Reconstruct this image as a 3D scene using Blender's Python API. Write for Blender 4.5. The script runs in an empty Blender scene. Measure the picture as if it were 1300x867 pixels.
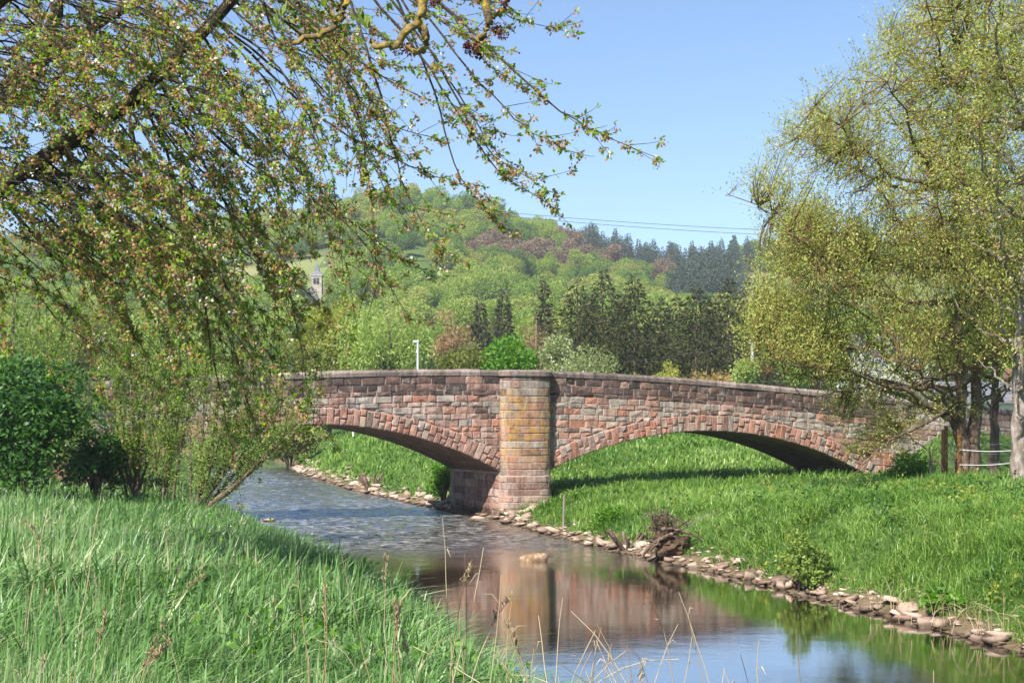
import bpy, math, random
import numpy as np
R = math.radians
scene = bpy.context.scene
C = scene.collection

# ------------------------------------------------------------------ camera
F = 1805.0            # focal length in photo pixels (1300 wide)
HOR = 525.0           # horizon row in the photo
CAMZ = 4.2            # eye height above the water
cam_data = bpy.data.cameras.new('camera')
cam_data.sensor_width = 36.0
cam_data.lens = 36.0 * F / 1300.0
cam_data.shift_y = (HOR - 433.5) / 1300.0
cam_data.clip_start = 0.1
cam_data.clip_end = 6000.0
cam = bpy.data.objects.new('camera', cam_data)
cam.location = (0, 0, CAMZ)
cam.rotation_euler = (R(90), 0, 0)
C.objects.link(cam)
scene.camera = cam

# ------------------------------------------------------------------ sky and sun
SUN_EL = 47.0
SUN_DIR = np.array([-0.55, -0.83])            # horizontal direction TOWARDS the sun
SUN_DIR = SUN_DIR / np.linalg.norm(SUN_DIR)
world = bpy.data.worlds.new('World')
scene.world = world
world.use_nodes = True
wn = world.node_tree.nodes
wl = world.node_tree.links
wn.clear()
sky = wn.new('ShaderNodeTexSky')
sky.sky_type = 'NISHITA'
sky.sun_disc = False
sky.sun_elevation = R(SUN_EL)
sky.sun_rotation = math.atan2(SUN_DIR[0], SUN_DIR[1])
sky.altitude = 200.0
sky.air_density = 0.95
sky.dust_density = 0.7
sky.ozone_density = 5.4
bg = wn.new('ShaderNodeBackground')
bg.inputs['Strength'].default_value = 0.094
wo = wn.new('ShaderNodeOutputWorld')
wl.new(sky.outputs[0], bg.inputs[0])
wl.new(bg.outputs[0], wo.inputs[0])
sun_data = bpy.data.lights.new('sun', 'SUN')
sun_data.energy = 4.8
sun_data.angle = R(0.53)
sun_data.color = (1.0, 0.94, 0.85)
sun = bpy.data.objects.new('sun', sun_data)
ce = math.cos(R(SUN_EL))
to_sun = np.array([SUN_DIR[0] * ce, SUN_DIR[1] * ce, math.sin(R(SUN_EL))])
from mathutils import Vector
sun.rotation_euler = Vector(to_sun).to_track_quat('Z', 'Y').to_euler()
C.objects.link(sun)
scene.view_settings.view_transform = 'Standard'
scene.view_settings.look = 'None'
scene.view_settings.gamma = 1.0
scene.view_settings.exposure = 1.05
scene.cycles.max_bounces = 8
scene.cycles.diffuse_bounces = 3
scene.cycles.glossy_bounces = 3
scene.cycles.transmission_bounces = 4
scene.cycles.caustics_reflective = False
scene.cycles.caustics_refractive = False

# ------------------------------------------------------------------ helpers
def P(px, py, Y):
    """photo pixel at distance Y -> world point"""
    return np.array([(px - 650.0) / F * Y, Y, CAMZ + (HOR - py) / F * Y])

def tag(o, label=None, cat=None, group=None, kind=None):
    if label: o['label'] = label
    if cat: o['category'] = cat
    if group: o['group'] = group
    if kind: o['kind'] = kind
    return o

def empty(name, loc=(0, 0, 0)):
    o = bpy.data.objects.new(name, None)
    o.location = [float(v) for v in loc]
    o.empty_display_size = 0.2
    C.objects.link(o)
    return o

def np_mesh(name, verts, faces, mat=None, tint=None, smooth=False, uv=None):
    """verts (N,3), faces (M,k) of one size k; tint = per-vertex float"""
    verts = np.ascontiguousarray(verts, dtype=np.float32)
    faces = np.ascontiguousarray(faces, dtype=np.int32)
    me = bpy.data.meshes.new(name)
    m, k = faces.shape
    me.vertices.add(len(verts))
    me.vertices.foreach_set('co', verts.ravel())
    me.loops.add(m * k)
    me.loops.foreach_set('vertex_index', faces.ravel())
    me.polygons.add(m)
    me.polygons.foreach_set('loop_start', np.arange(0, m * k, k, dtype=np.int32))
    me.polygons.foreach_set('loop_total', np.full(m, k, dtype=np.int32))
    if smooth:
        me.polygons.foreach_set('use_smooth', np.ones(m, dtype=bool))
    if tint is not None:
        a = me.attributes.new('tint', 'FLOAT', 'POINT')
        a.data.foreach_set('value', np.ascontiguousarray(tint, dtype=np.float32))
    me.update(calc_edges=True)
    if mat: me.materials.append(mat)
    return me

def put(name, me, parent=None, loc=None):
    """link a mesh object; when it has a parent its mesh is already in the parent's space"""
    o = bpy.data.objects.new(name, me)
    if loc is not None: o.location = [float(v) for v in loc]
    C.objects.link(o)
    if parent is not None: o.parent = parent
    return o

class Geo:
    """collects polygons of any size, for boxes, stones and small built things"""
    def __init__(s): s.v = []; s.f = []; s.t = []
    def add(s, verts, faces, tint=0.5):
        b = len(s.v)
        s.v += [tuple(map(float, p)) for p in verts]
        s.f += [tuple(b + i for i in f) for f in faces]
        s.t += [tint] * len(verts)
    def box(s, x0, x1, y0, y1, z0, z1, tint=0.5):
        s.add([(x0,y0,z0),(x1,y0,z0),(x1,y1,z0),(x0,y1,z0),(x0,y0,z1),(x1,y0,z1),(x1,y1,z1),(x0,y1,z1)],
              [(0,3,2,1),(4,5,6,7),(0,1,5,4),(1,2,6,5),(2,3,7,6),(3,0,4,7)], tint)
    def mesh(s, name, mat=None, smooth=False):
        me = bpy.data.meshes.new(name)
        me.from_pydata(s.v, [], s.f)
        a = me.attributes.new('tint', 'FLOAT', 'POINT')
        a.data.foreach_set('value', np.array(s.t, dtype=np.float32))
        if smooth: me.polygons.foreach_set('use_smooth', [True] * len(me.polygons))
        if mat: me.materials.append(mat)
        me.update()
        return me

def hash2(ix, iy, seed):
    n = (ix.astype(np.int64) * 374761393 + iy.astype(np.int64) * 668265263 + seed * 1442695041) & 0x7fffffff
    n = ((n ^ (n >> 13)) * 1274126177) & 0x7fffffff
    n = n ^ (n >> 16)
    return (n & 0xffff) / 65535.0

def vnoise(x, y, seed=0):
    x = np.asarray(x, dtype=float); y = np.asarray(y, dtype=float)
    ix = np.floor(x); iy = np.floor(y)
    fx = x - ix; fy = y - iy
    fx = fx * fx * (3 - 2 * fx); fy = fy * fy * (3 - 2 * fy)
    a = hash2(ix, iy, seed); b = hash2(ix + 1, iy, seed)
    c = hash2(ix, iy + 1, seed); d = hash2(ix + 1, iy + 1, seed)
    return (a * (1 - fx) + b * fx) * (1 - fy) + (c * (1 - fx) + d * fx) * fy

def fbm(x, y, seed=0, oct=3):
    t = 0; amp = 0.5; tot = 0
    for i in range(oct):
        t = t + amp * vnoise(np.asarray(x) * 2 ** i, np.asarray(y) * 2 ** i, seed + 17 * i)
        tot += amp; amp *= 0.5
    return t / tot

def sstep(a, b, x):
    t = np.clip((np.asarray(x, dtype=float) - a) / (b - a), 0, 1)
    return t * t * (3 - 2 * t)

def unit(v):
    return v / np.maximum(np.linalg.norm(v, axis=-1, keepdims=True), 1e-9)

def in_poly(px, py, poly):
    inside = np.zeros(px.shape, dtype=bool)
    n = len(poly)
    for i in range(n):
        x0, y0 = poly[i]; x1, y1 = poly[(i + 1) % n]
        c = ((y0 > py) != (y1 > py)) & (px < (x1 - x0) * (py - y0) / ((y1 - y0) if y1 != y0 else 1e-9) + x0)
        inside ^= c
    return inside

def poly_points(rng, poly, n):
    a = np.array(poly); lo = a.min(0); hi = a.max(0)
    out = np.zeros((0, 2))
    while len(out) < n:
        p = rng.uniform(lo, hi, size=(n * 2, 2))
        out = np.vstack([out, p[in_poly(p[:, 0], p[:, 1], poly)]])
    return out[:n]

def leaf_quads(cen, dirs, length, width, rng, fold=0.0):
    """rhombic leaves: base at cen, pointing along dirs"""
    n = len(cen)
    dirs = unit(dirs)
    r = unit(rng.normal(size=(n, 3)))
    side = unit(np.cross(dirs, r))
    nor = np.cross(side, dirs)
    L = np.broadcast_to(np.asarray(length, dtype=float), (n,))[:, None]
    W = np.broadcast_to(np.asarray(width, dtype=float), (n,))[:, None]
    v = np.empty((n, 4, 3))
    v[:, 0] = cen
    v[:, 1] = cen + dirs * L * 0.45 + side * W * 0.5 + nor * W * fold
    v[:, 2] = cen + dirs * L
    v[:, 3] = cen + dirs * L * 0.45 - side * W * 0.5 + nor * W * fold
    return v.reshape(-1, 3), np.arange(n * 4).reshape(n, 4)

def catmull(pts, n):
    pts = np.asarray(pts, dtype=float)
    p = np.vstack([2 * pts[0] - pts[1], pts, 2 * pts[-1] - pts[-2]])
    m = len(pts) - 1
    u = np.linspace(0, m, n); i = np.minimum(u.astype(int), m - 1); t = (u - i)[:, None]
    a, b, c, d = p[i], p[i + 1], p[i + 2], p[i + 3]
    return 0.5 * (2 * b + (c - a) * t + (2 * a - 5 * b + 4 * c - d) * t ** 2 + (3 * b - a - 3 * c + d) * t ** 3)

class Tubes:
    def __init__(s): s.v = []; s.f = []; s.t = []; s.n = 0
    def add(s, pts, rad, sides=5, tint=0.5, rough=0.0, rng=None):
        pts = np.asarray(pts, dtype=float); k = len(pts)
        rad = np.broadcast_to(np.asarray(rad, dtype=float), (k,))
        tan = unit(np.gradient(pts, axis=0))
        ref = np.where(np.abs(tan[:, 2:3]) > 0.9, np.array([[1.0, 0, 0]]), np.array([[0, 0, 1.0]]))
        a = unit(np.cross(tan, ref)); b = np.cross(tan, a)
        ang = np.linspace(0, 2 * np.pi, sides, endpoint=False)
        rr = rad[:, None] * np.ones((1, sides))
        if rough and rng is not None: rr = rr * (1 + rough * rng.normal(size=rr.shape))
        ring = pts[:, None] + a[:, None] * (np.cos(ang)[None, :, None] * rr[..., None]) + b[:, None] * (np.sin(ang)[None, :, None] * rr[..., None])
        s.v.append(ring.reshape(-1, 3))
        i = np.arange(k - 1)[:, None] * sides; j = np.arange(sides)[None]; j2 = (j + 1) % sides
        s.f.append(np.stack([i + j, i + j2, i + sides + j2, i + sides + j], -1).reshape(-1, 4) + s.n)
        s.t.append(np.full(k * sides, tint)); s.n += k * sides
    def mesh(s, name, mat, smooth=True, origin=(0, 0, 0)):
        return np_mesh(name, np.vstack(s.v) - np.asarray(origin), np.vstack(s.f), mat, np.concatenate(s.t), smooth)

# ------------------------------------------------------------------ materials
def new_mat(name):
    m = bpy.data.materials.new(name); m.use_nodes = True
    nt = m.node_tree; nt.nodes.clear()
    out = nt.nodes.new('ShaderNodeOutputMaterial')
    return m, nt, nt.nodes, nt.links, out

def ramp(n, stops):
    r = n.new('ShaderNodeValToRGB'); cr = r.color_ramp
    while len(cr.elements) > 1: cr.elements.remove(cr.elements[-1])
    cr.elements[0].position = stops[0][0]; cr.elements[0].color = (*stops[0][1], 1)
    for p, c in stops[1:]:
        e = cr.elements.new(p); e.color = (*c, 1)
    return r

def noise_tex(n, l, scale, detail=4.0, rough=0.55, vec=None, dist=0.0):
    t = n.new('ShaderNodeTexNoise')
    t.inputs['Scale'].default_value = scale; t.inputs['Detail'].default_value = detail
    t.inputs['Roughness'].default_value = rough; t.inputs['Distortion'].default_value = dist
    if vec is not None: l.new(vec, t.inputs['Vector'])
    return t

def leaf_mat(name, stops, trans=0.35, rough=0.5, spec=0.25, obj_random=0.0, tsat=1.25):
    """foliage: colour by the per-leaf tint, light passes through a leaf"""
    m, nt, n, l, out = new_mat(name)
    at = n.new('ShaderNodeAttribute'); at.attribute_name = 'tint'
    fac = at.outputs['Fac']
    if obj_random:
        oi = n.new('ShaderNodeObjectInfo')
        mm = n.new('ShaderNodeMath'); mm.operation = 'MULTIPLY_ADD'
        l.new(at.outputs['Fac'], mm.inputs[0]); mm.inputs[1].default_value = 1 - obj_random
        m2 = n.new('ShaderNodeMath'); m2.operation = 'MULTIPLY'; l.new(oi.outputs['Random'], m2.inputs[0]); m2.inputs[1].default_value = obj_random
        l.new(m2.outputs[0], mm.inputs[2]); fac = mm.outputs[0]
    r = ramp(n, stops); l.new(fac, r.inputs[0])
    b = n.new('ShaderNodeBsdfPrincipled')
    b.inputs['Roughness'].default_value = rough
    b.inputs['Specular IOR Level'].default_value = spec
    l.new(r.outputs[0], b.inputs['Base Color'])
    hs = n.new('ShaderNodeHueSaturation'); hs.inputs['Saturation'].default_value = tsat; hs.inputs['Value'].default_value = 1.2
    l.new(r.outputs[0], hs.inputs['Color'])
    t = n.new('ShaderNodeBsdfTranslucent'); l.new(hs.outputs[0], t.inputs[0])
    mx = n.new('ShaderNodeMixShader'); mx.inputs[0].default_value = trans
    l.new(b.outputs[0], mx.inputs[1]); l.new(t.outputs[0], mx.inputs[2]); l.new(mx.outputs[0], out.inputs[0])
    return m

def plain_mat(name, stops, scale=6.0, rough=0.85, bump=0.3, bump_scale=None, use_tint=0.0, spec=0.2, detail=5.0, stretch=None, wet=False):
    m, nt, n, l, out = new_mat(name)
    tc = n.new('ShaderNodeTexCoord'); vec = tc.outputs['Object']
    if stretch:
        mp = n.new('ShaderNodeMapping'); mp.inputs['Scale'].default_value = stretch; l.new(vec, mp.inputs[0]); vec = mp.outputs[0]
    nz = noise_tex(n, l, scale, detail, 0.6, vec)
    fac = nz.outputs['Fac']
    if use_tint:
        at = n.new('ShaderNodeAttribute'); at.attribute_name = 'tint'
        mm = n.new('ShaderNodeMath'); mm.operation = 'MULTIPLY_ADD'; l.new(nz.outputs['Fac'], mm.inputs[0]); mm.inputs[1].default_value = 1 - use_tint
        m2 = n.new('ShaderNodeMath'); m2.operation = 'MULTIPLY'; l.new(at.outputs['Fac'], m2.inputs[0]); m2.inputs[1].default_value = use_tint
        l.new(m2.outputs[0], mm.inputs[2]); fac = mm.outputs[0]
    r = ramp(n, stops); l.new(fac, r.inputs[0])
    b = n.new('ShaderNodeBsdfPrincipled'); b.inputs['Roughness'].default_value = rough; b.inputs['Specular IOR Level'].default_value = spec
    l.new(r.outputs[0], b.inputs['Base Color'])
    if wet:
        gp = n.new('ShaderNodeNewGeometry'); sz = n.new('ShaderNodeSeparateXYZ'); l.new(gp.outputs['Position'], sz.inputs[0])
        oi = n.new('ShaderNodeObjectInfo'); wz = n.new('ShaderNodeMath'); wz.operation = 'MULTIPLY_ADD'; l.new(nz.outputs['Fac'], wz.inputs[0]); wz.inputs[1].default_value = -0.10; l.new(sz.outputs['Z'], wz.inputs[2])
        w2 = ramp(n, [(0.0, (0.28, 0.27, 0.24)), (0.03, (0.5, 0.48, 0.45)), (0.065, (1, 1, 1))]); l.new(wz.outputs[0], w2.inputs[0])
        rv = ramp(n, [(0, (0.62, 0.6, 0.58)), (0.5, (0.95, 0.95, 0.95)), (1, (1.2, 1.17, 1.12))]); l.new(oi.outputs['Random'], rv.inputs[0])
        a1 = n.new('ShaderNodeMix'); a1.data_type = 'RGBA'; a1.blend_type = 'MULTIPLY'; a1.inputs['Factor'].default_value = 1; l.new(r.outputs[0], a1.inputs['A']); l.new(w2.outputs[0], a1.inputs['B'])
        a2 = n.new('ShaderNodeMix'); a2.data_type = 'RGBA'; a2.blend_type = 'MULTIPLY'; a2.inputs['Factor'].default_value = 1; l.new(a1.outputs['Result'], a2.inputs['A']); l.new(rv.outputs[0], a2.inputs['B'])
        l.new(a2.outputs['Result'], b.inputs['Base Color'])
    if bump:
        n2 = noise_tex(n, l, bump_scale or scale * 3, 6, 0.65, vec)
        bp = n.new('ShaderNodeBump'); bp.inputs['Strength'].default_value = bump; bp.inputs['Distance'].default_value = 0.05
        l.new(n2.outputs['Fac'], bp.inputs['Height']); l.new(bp.outputs[0], b.inputs['Normal'])
    l.new(b.outputs[0], out.inputs[0])
    return m

def stone_mat(name, stops, lichen=0.0, white=0.25, dark_scale=1.3):
    """sandstone: colour per stone from tint, grain, pale bloom, dark stains and yellow lichen"""
    m, nt, n, l, out = new_mat(name)
    tc = n.new('ShaderNodeTexCoord'); vec = tc.outputs['Object']
    at = n.new('ShaderNodeAttribute'); at.attribute_name = 'tint'
    r = ramp(n, stops); l.new(at.outputs['Fac'], r.inputs[0])
    g = noise_tex(n, l, 14, 6, 0.7, vec)
    gr = ramp(n, [(0.25, (0.62, 0.6, 0.6)), (0.55, (1, 1, 1)), (0.8, (1.3, 1.25, 1.2))]); l.new(g.outputs['Fac'], gr.inputs[0])
    mul = n.new('ShaderNodeMix'); mul.data_type = 'RGBA'; mul.blend_type = 'MULTIPLY'; mul.inputs['Factor'].default_value = 0.85
    l.new(r.outputs[0], mul.inputs['A']); l.new(gr.outputs[0], mul.inputs['B'])
    col = mul.outputs['Result']
    # pale lime bloom
    w = noise_tex(n, l, 2.6, 7, 0.72, vec); wr = ramp(n, [(0.54, (0, 0, 0)), (0.68, (1, 1, 1))]); l.new(w.outputs['Fac'], wr.inputs[0])
    wm = n.new('ShaderNodeMath'); wm.operation = 'MULTIPLY'; l.new(wr.outputs[0], wm.inputs[0]); wm.inputs[1].default_value = white
    mx = n.new('ShaderNodeMix'); mx.data_type = 'RGBA'; l.new(wm.outputs[0], mx.inputs['Factor']); l.new(col, mx.inputs['A']); mx.inputs['B'].default_value = (0.46, 0.42, 0.38, 1)
    col = mx.outputs['Result']
    # dark weathering crust
    d = noise_tex(n, l, dark_scale, 7, 0.7, vec, 0.4); dr = ramp(n, [(0.52, (0, 0, 0)), (0.66, (1, 1, 1))]); l.new(d.outputs['Fac'], dr.inputs[0])
    dm = n.new('ShaderNodeMath'); dm.operation = 'MULTIPLY'; l.new(dr.outputs[0], dm.inputs[0]); dm.inputs[1].default_value = 0.55
    mx2 = n.new('ShaderNodeMix'); mx2.data_type = 'RGBA'; l.new(dm.outputs[0], mx2.inputs['Factor']); l.new(col, mx2.inputs['A']); mx2.inputs['B'].default_value = (0.075, 0.06, 0.055, 1)
    col = mx2.outputs['Result']
    # fine speckle, and run-off streaks below the coping
    sk = noise_tex(n, l, 45, 3, 0.7, vec); sr = ramp(n, [(0.3, (0.7, 0.68, 0.66)), (0.5, (1, 1, 1)), (0.72, (1.28, 1.26, 1.24))]); l.new(sk.outputs['Fac'], sr.inputs[0])
    ms = n.new('ShaderNodeMix'); ms.data_type = 'RGBA'; ms.blend_type = 'MULTIPLY'; ms.inputs['Factor'].default_value = 0.8; l.new(col, ms.inputs['A']); l.new(sr.outputs[0], ms.inputs['B'])
    mp = n.new('ShaderNodeMapping'); mp.inputs['Scale'].default_value = (2.4, 2.4, 0.30); l.new(vec, mp.inputs[0])
    st = noise_tex(n, l, 1.6, 6, 0.7, mp.outputs[0], 0.2); str_ = ramp(n, [(0.40, (0.50, 0.47, 0.46)), (0.52, (1, 1, 1)), (0.66, (1.16, 1.15, 1.14))]); l.new(st.outputs['Fac'], str_.inputs[0])
    mt = n.new('ShaderNodeMix'); mt.data_type = 'RGBA'; mt.blend_type = 'MULTIPLY'; mt.inputs['Factor'].default_value = 0.75; l.new(ms.outputs['Result'], mt.inputs['A']); l.new(str_.outputs[0], mt.inputs['B'])
    col = mt.outputs['Result']
    if lichen:
        y = noise_tex(n, l, 4.5, 10, 0.85, vec, 0.2); yr = ramp(n, [(0.46, (0, 0, 0)), (0.54, (1, 1, 1))]); l.new(y.outputs['Fac'], yr.inputs[0])
        sp = n.new('ShaderNodeSeparateXYZ'); l.new(vec, sp.inputs[0])
        zr = ramp(n, [(0.30, (0, 0, 0)), (0.43, (1, 1, 1)), (0.80, (1, 1, 1)), (0.9, (0, 0, 0))])
        zm = n.new('ShaderNodeMath'); zm.operation = 'MULTIPLY'; l.new(sp.outputs['Z'], zm.inputs[0]); zm.inputs[1].default_value = 1 / 6.0
        l.new(zm.outputs[0], zr.inputs[0])
        y2 = noise_tex(n, l, 1.5, 5, 0.7, vec, 0.5); y2r = ramp(n, [(0.42, (0.08, 0.08, 0.08)), (0.58, (1, 1, 1))]); l.new(y2.outputs['Fac'], y2r.inputs[0])
        y3 = n.new('ShaderNodeMath'); y3.operation = 'MULTIPLY'; l.new(yr.outputs[0], y3.inputs[0]); l.new(y2r.outputs[0], y3.inputs[1])
        ym = n.new('ShaderNodeMath'); ym.operation = 'MULTIPLY'; l.new(y3.outputs[0], ym.inputs[0]); l.new(zr.outputs[0], ym.inputs[1])
        ym2 = n.new('ShaderNodeMath'); ym2.operation = 'MULTIPLY'; l.new(ym.outputs[0], ym2.inputs[0]); ym2.inputs[1].default_value = lichen
        mx3 = n.new('ShaderNodeMix'); mx3.data_type = 'RGBA'; l.new(ym2.outputs[0], mx3.inputs['Factor']); l.new(col, mx3.inputs['A']); mx3.inputs['B'].default_value = (0.44, 0.265, 0.05, 1)
        col = mx3.outputs['Result']
    # damp tide line just above the water
    gp = n.new('ShaderNodeNewGeometry'); sz = n.new('ShaderNodeSeparateXYZ'); l.new(gp.outputs['Position'], sz.inputs[0])
    wz = n.new('ShaderNodeMath'); wz.operation = 'MULTIPLY_ADD'; l.new(g.outputs['Fac'], wz.inputs[0]); wz.inputs[1].default_value = -0.35; l.new(sz.outputs['Z'], wz.inputs[2])
    wr2 = ramp(n, [(0.0, (0.36, 0.37, 0.31)), (0.12, (0.5, 0.5, 0.44)), (0.28, (1, 1, 1))]); l.new(wz.outputs[0], wr2.inputs[0])
    mw = n.new('ShaderNodeMix'); mw.data_type = 'RGBA'; mw.blend_type = 'MULTIPLY'; mw.inputs['Factor'].default_value = 1; l.new(col, mw.inputs['A']); l.new(wr2.outputs[0], mw.inputs['B']); col = mw.outputs['Result']
    b = n.new('ShaderNodeBsdfPrincipled'); b.inputs['Roughness'].default_value = 0.92; b.inputs['Specular IOR Level'].default_value = 0.15
    l.new(col, b.inputs['Base Color'])
    bn = noise_tex(n, l, 7, 8, 0.7, vec)
    bp = n.new('ShaderNodeBump'); bp.inputs['Strength'].default_value = 0.75; bp.inputs['Distance'].default_value = 0.05
    l.new(bn.outputs['Fac'], bp.inputs['Height']); l.new(bp.outputs[0], b.inputs['Normal'])
    l.new(b.outputs[0], out.inputs[0])
    return m

M = {}
M['bark_dark'] = plain_mat('bark_dark', [(0.3, (0.028, 0.022, 0.018)), (0.6, (0.075, 0.06, 0.048)), (0.8, (0.17, 0.15, 0.125))], 9, 0.9, 0.6, 30)
M['bark_brown'] = plain_mat('bark_brown', [(0.3, (0.06, 0.04, 0.03)), (0.55, (0.16, 0.11, 0.08)), (0.8, (0.28, 0.21, 0.16))], 5, 0.9, 0.8, 14, stretch=(1.6, 1.6, 0.25))
M['bark_grey'] = plain_mat('bark_grey', [(0.3, (0.10, 0.075, 0.06)), (0.5, (0.25, 0.20, 0.17)), (0.7, (0.42, 0.38, 0.34))], 5, 0.9, 0.7, 14, stretch=(1.4, 1.4, 0.5))
M['bark_olive'] = plain_mat('bark_olive', [(0.35, (0.07, 0.05, 0.03)), (0.6, (0.20, 0.13, 0.045)), (0.8, (0.34, 0.20, 0.05))], 4, 0.9, 0.5)
M['bark_lichen'] = plain_mat('bark_lichen', [(0.36, (0.10, 0.075, 0.05)), (0.5, (0.24, 0.17, 0.06)), (0.66, (0.48, 0.33, 0.06))], 16, 0.9, 0.6)
M['twig_tan'] = plain_mat('twig_tan', [(0.3, (0.16, 0.10, 0.06)), (0.7, (0.32, 0.22, 0.14))], 3, 0.9, 0.2)
M['cherry_leaf'] = leaf_mat('cherry_leaf', [(0, (0.127, 0.230, 0.035)), (0.5, (0.230, 0.382, 0.058)), (1, (0.440, 0.575, 0.096))], 0.58, 0.42, 0.3)
M['blossom'] = leaf_mat('blossom', [(0, (0.242, 0.121, 0.055)), (0.42, (0.440, 0.237, 0.121)), (0.7, (0.572, 0.385, 0.264)), (0.86, (0.704, 0.572, 0.484)), (1, (0.850, 0.836, 0.792))], 0.4, 0.7, 0.1, tsat=1.05)
M['willow_leaf'] = leaf_mat('willow_leaf', [(0, (0.166, 0.257, 0.057)), (0.35, (0.330, 0.402, 0.097)), (0.7, (0.591, 0.567, 0.175)), (1, (0.835, 0.733, 0.291))], 0.50, 0.5, 0.25)
M['bush_leaf'] = leaf_mat('bush_leaf', [(0, (0.027, 0.075, 0.021)), (0.6, (0.053, 0.135, 0.030)), (1, (0.112, 0.225, 0.045))], 0.35, 0.45, 0.3)
M['shrub_leaf'] = leaf_mat('shrub_leaf', [(0, (0.125, 0.190, 0.052)), (0.5, (0.231, 0.324, 0.077)), (1, (0.419, 0.495, 0.137))], 0.50)
M['pale_leaf'] = leaf_mat('pale_leaf', [(0, (0.195, 0.276, 0.081)), (0.5, (0.325, 0.423, 0.114)), (1, (0.520, 0.601, 0.211))], 0.50)
M['yellow_leaf'] = leaf_mat('yellow_leaf', [(0, (0.193, 0.235, 0.041)), (0.5, (0.331, 0.359, 0.069)), (1, (0.497, 0.497, 0.124))], 0.50)
M['bright_leaf'] = leaf_mat('bright_leaf', [(0, (0.072, 0.168, 0.018)), (0.5, (0.120, 0.276, 0.024)), (1, (0.204, 0.384, 0.042))], 0.45)
M['olive_leaf'] = leaf_mat('olive_leaf', [(0, (0.098, 0.133, 0.028)), (0.5, (0.182, 0.210, 0.049)), (1, (0.294, 0.294, 0.084))], 0.45)
M['pear_leaf'] = leaf_mat('pear_leaf', [(0, (0.156, 0.208, 0.065)), (0.55, (0.312, 0.364, 0.143)), (0.85, (0.546, 0.572, 0.338)), (1, (0.850, 0.850, 0.728))], 0.45)
M['rust_leaf'] = leaf_mat('rust_leaf', [(0, (0.192, 0.156, 0.048)), (0.5, (0.336, 0.252, 0.084)), (1, (0.504, 0.348, 0.168))], 0.45)
M['bare_leaf'] = leaf_mat('bare_leaf', [(0, (0.195, 0.117, 0.065)), (0.5, (0.325, 0.208, 0.104)), (1, (0.442, 0.299, 0.156))], 0.30)
M['white_bloom'] = leaf_mat('white_bloom', [(0, (0.16, 0.22, 0.08)), (0.3, (0.6, 0.6, 0.52)), (1, (0.86, 0.86, 0.83))], 0.3)
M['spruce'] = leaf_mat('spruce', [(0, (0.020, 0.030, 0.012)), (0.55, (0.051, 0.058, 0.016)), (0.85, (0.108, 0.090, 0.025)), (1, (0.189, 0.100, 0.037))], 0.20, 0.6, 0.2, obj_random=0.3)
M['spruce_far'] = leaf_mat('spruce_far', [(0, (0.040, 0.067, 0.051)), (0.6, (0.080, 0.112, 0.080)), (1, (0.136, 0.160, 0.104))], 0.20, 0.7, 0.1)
M['wood_green'] = leaf_mat('wood_green', [(0, (0.081, 0.161, 0.033)), (0.3, (0.146, 0.241, 0.047)), (0.5, (0.221, 0.322, 0.060)), (0.7, (0.338, 0.419, 0.074)), (0.85, (0.294, 0.305, 0.094)), (1, (0.425, 0.451, 0.113))], 0.45, 0.7, 0.1, obj_random=0.75)
M['wood_pale'] = leaf_mat('wood_pale', [(0, (0.158, 0.245, 0.060)), (0.4, (0.264, 0.361, 0.072)), (0.75, (0.356, 0.419, 0.108)), (1, (0.396, 0.361, 0.143))], 0.45, 0.7, 0.1, obj_random=0.7)
M['wood_brown'] = leaf_mat('wood_brown', [(0, (0.165, 0.128, 0.083)), (0.5, (0.255, 0.188, 0.128)), (1, (0.330, 0.255, 0.165))], 0.35, 0.8, 0.05, obj_random=0.6)
M['grass_left'] = leaf_mat('grass_left', [(0, (0.080, 0.163, 0.040)), (0.4, (0.138, 0.267, 0.072)), (0.75, (0.219, 0.361, 0.126)), (0.93, (0.312, 0.442, 0.200)), (1, (0.484, 0.421, 0.265))], 0.3, 0.38, 0.4, tsat=1.15)
M['grass_right'] = leaf_mat('grass_right', [(0, (0.080, 0.174, 0.027)), (0.45, (0.143, 0.267, 0.042)), (0.8, (0.223, 0.361, 0.072)), (1, (0.346, 0.459, 0.132))], 0.35, 0.4, 0.35, tsat=1.15)
M['dry_stalk'] = leaf_mat('dry_stalk', [(0, (0.30, 0.21, 0.11)), (0.6, (0.48, 0.37, 0.22)), (1, (0.6, 0.5, 0.34))], 0.15, 0.7, 0.15, tsat=1.0)

RED = [(0.0, (0.070, 0.055, 0.051)), (0.14, (0.135, 0.093, 0.082)), (0.26, (0.240, 0.146, 0.118)), (0.40, (0.410, 0.249, 0.196)), (0.50, (0.430, 0.201, 0.136)), (0.60, (0.430, 0.292, 0.240)),
       (0.72, (0.370, 0.302, 0.256)), (0.84, (0.420, 0.366, 0.316)), (0.94, (0.270, 0.233, 0.202)), (1.0, (0.460, 0.329, 0.245))]
M['wall_stone'] = stone_mat('wall_stone', RED, 0.0, 0.55)
M['ring_stone'] = stone_mat('ring_stone', RED, 0.0, 0.35)
M['pier_stone'] = stone_mat('pier_stone', RED, 0.9, 0.35)
M['coping'] = stone_mat('coping', [(0, (0.12, 0.095, 0.09)), (0.5, (0.24, 0.19, 0.17)), (1, (0.36, 0.29, 0.26))], 0.0, 0.35)
M['mortar'] = plain_mat('mortar', [(0.3, (0.28, 0.20, 0.165)), (0.7, (0.50, 0.41, 0.35))], 1.3, 0.95, 0.4, 20)
M['riprap'] = plain_mat('riprap', [(0.25, (0.22, 0.15, 0.115)), (0.5, (0.42, 0.31, 0.24)), (0.75, (0.56, 0.44, 0.355))], 3.5, 0.9, 0.5, 16, use_tint=0.45, wet=True)
M['river_rock'] = plain_mat('river_rock', [(0.3, (0.12, 0.07, 0.03)), (0.5, (0.25, 0.16, 0.09)), (0.7, (0.44, 0.35, 0.27))], 4, 0.8, 0.5, 18)
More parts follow.
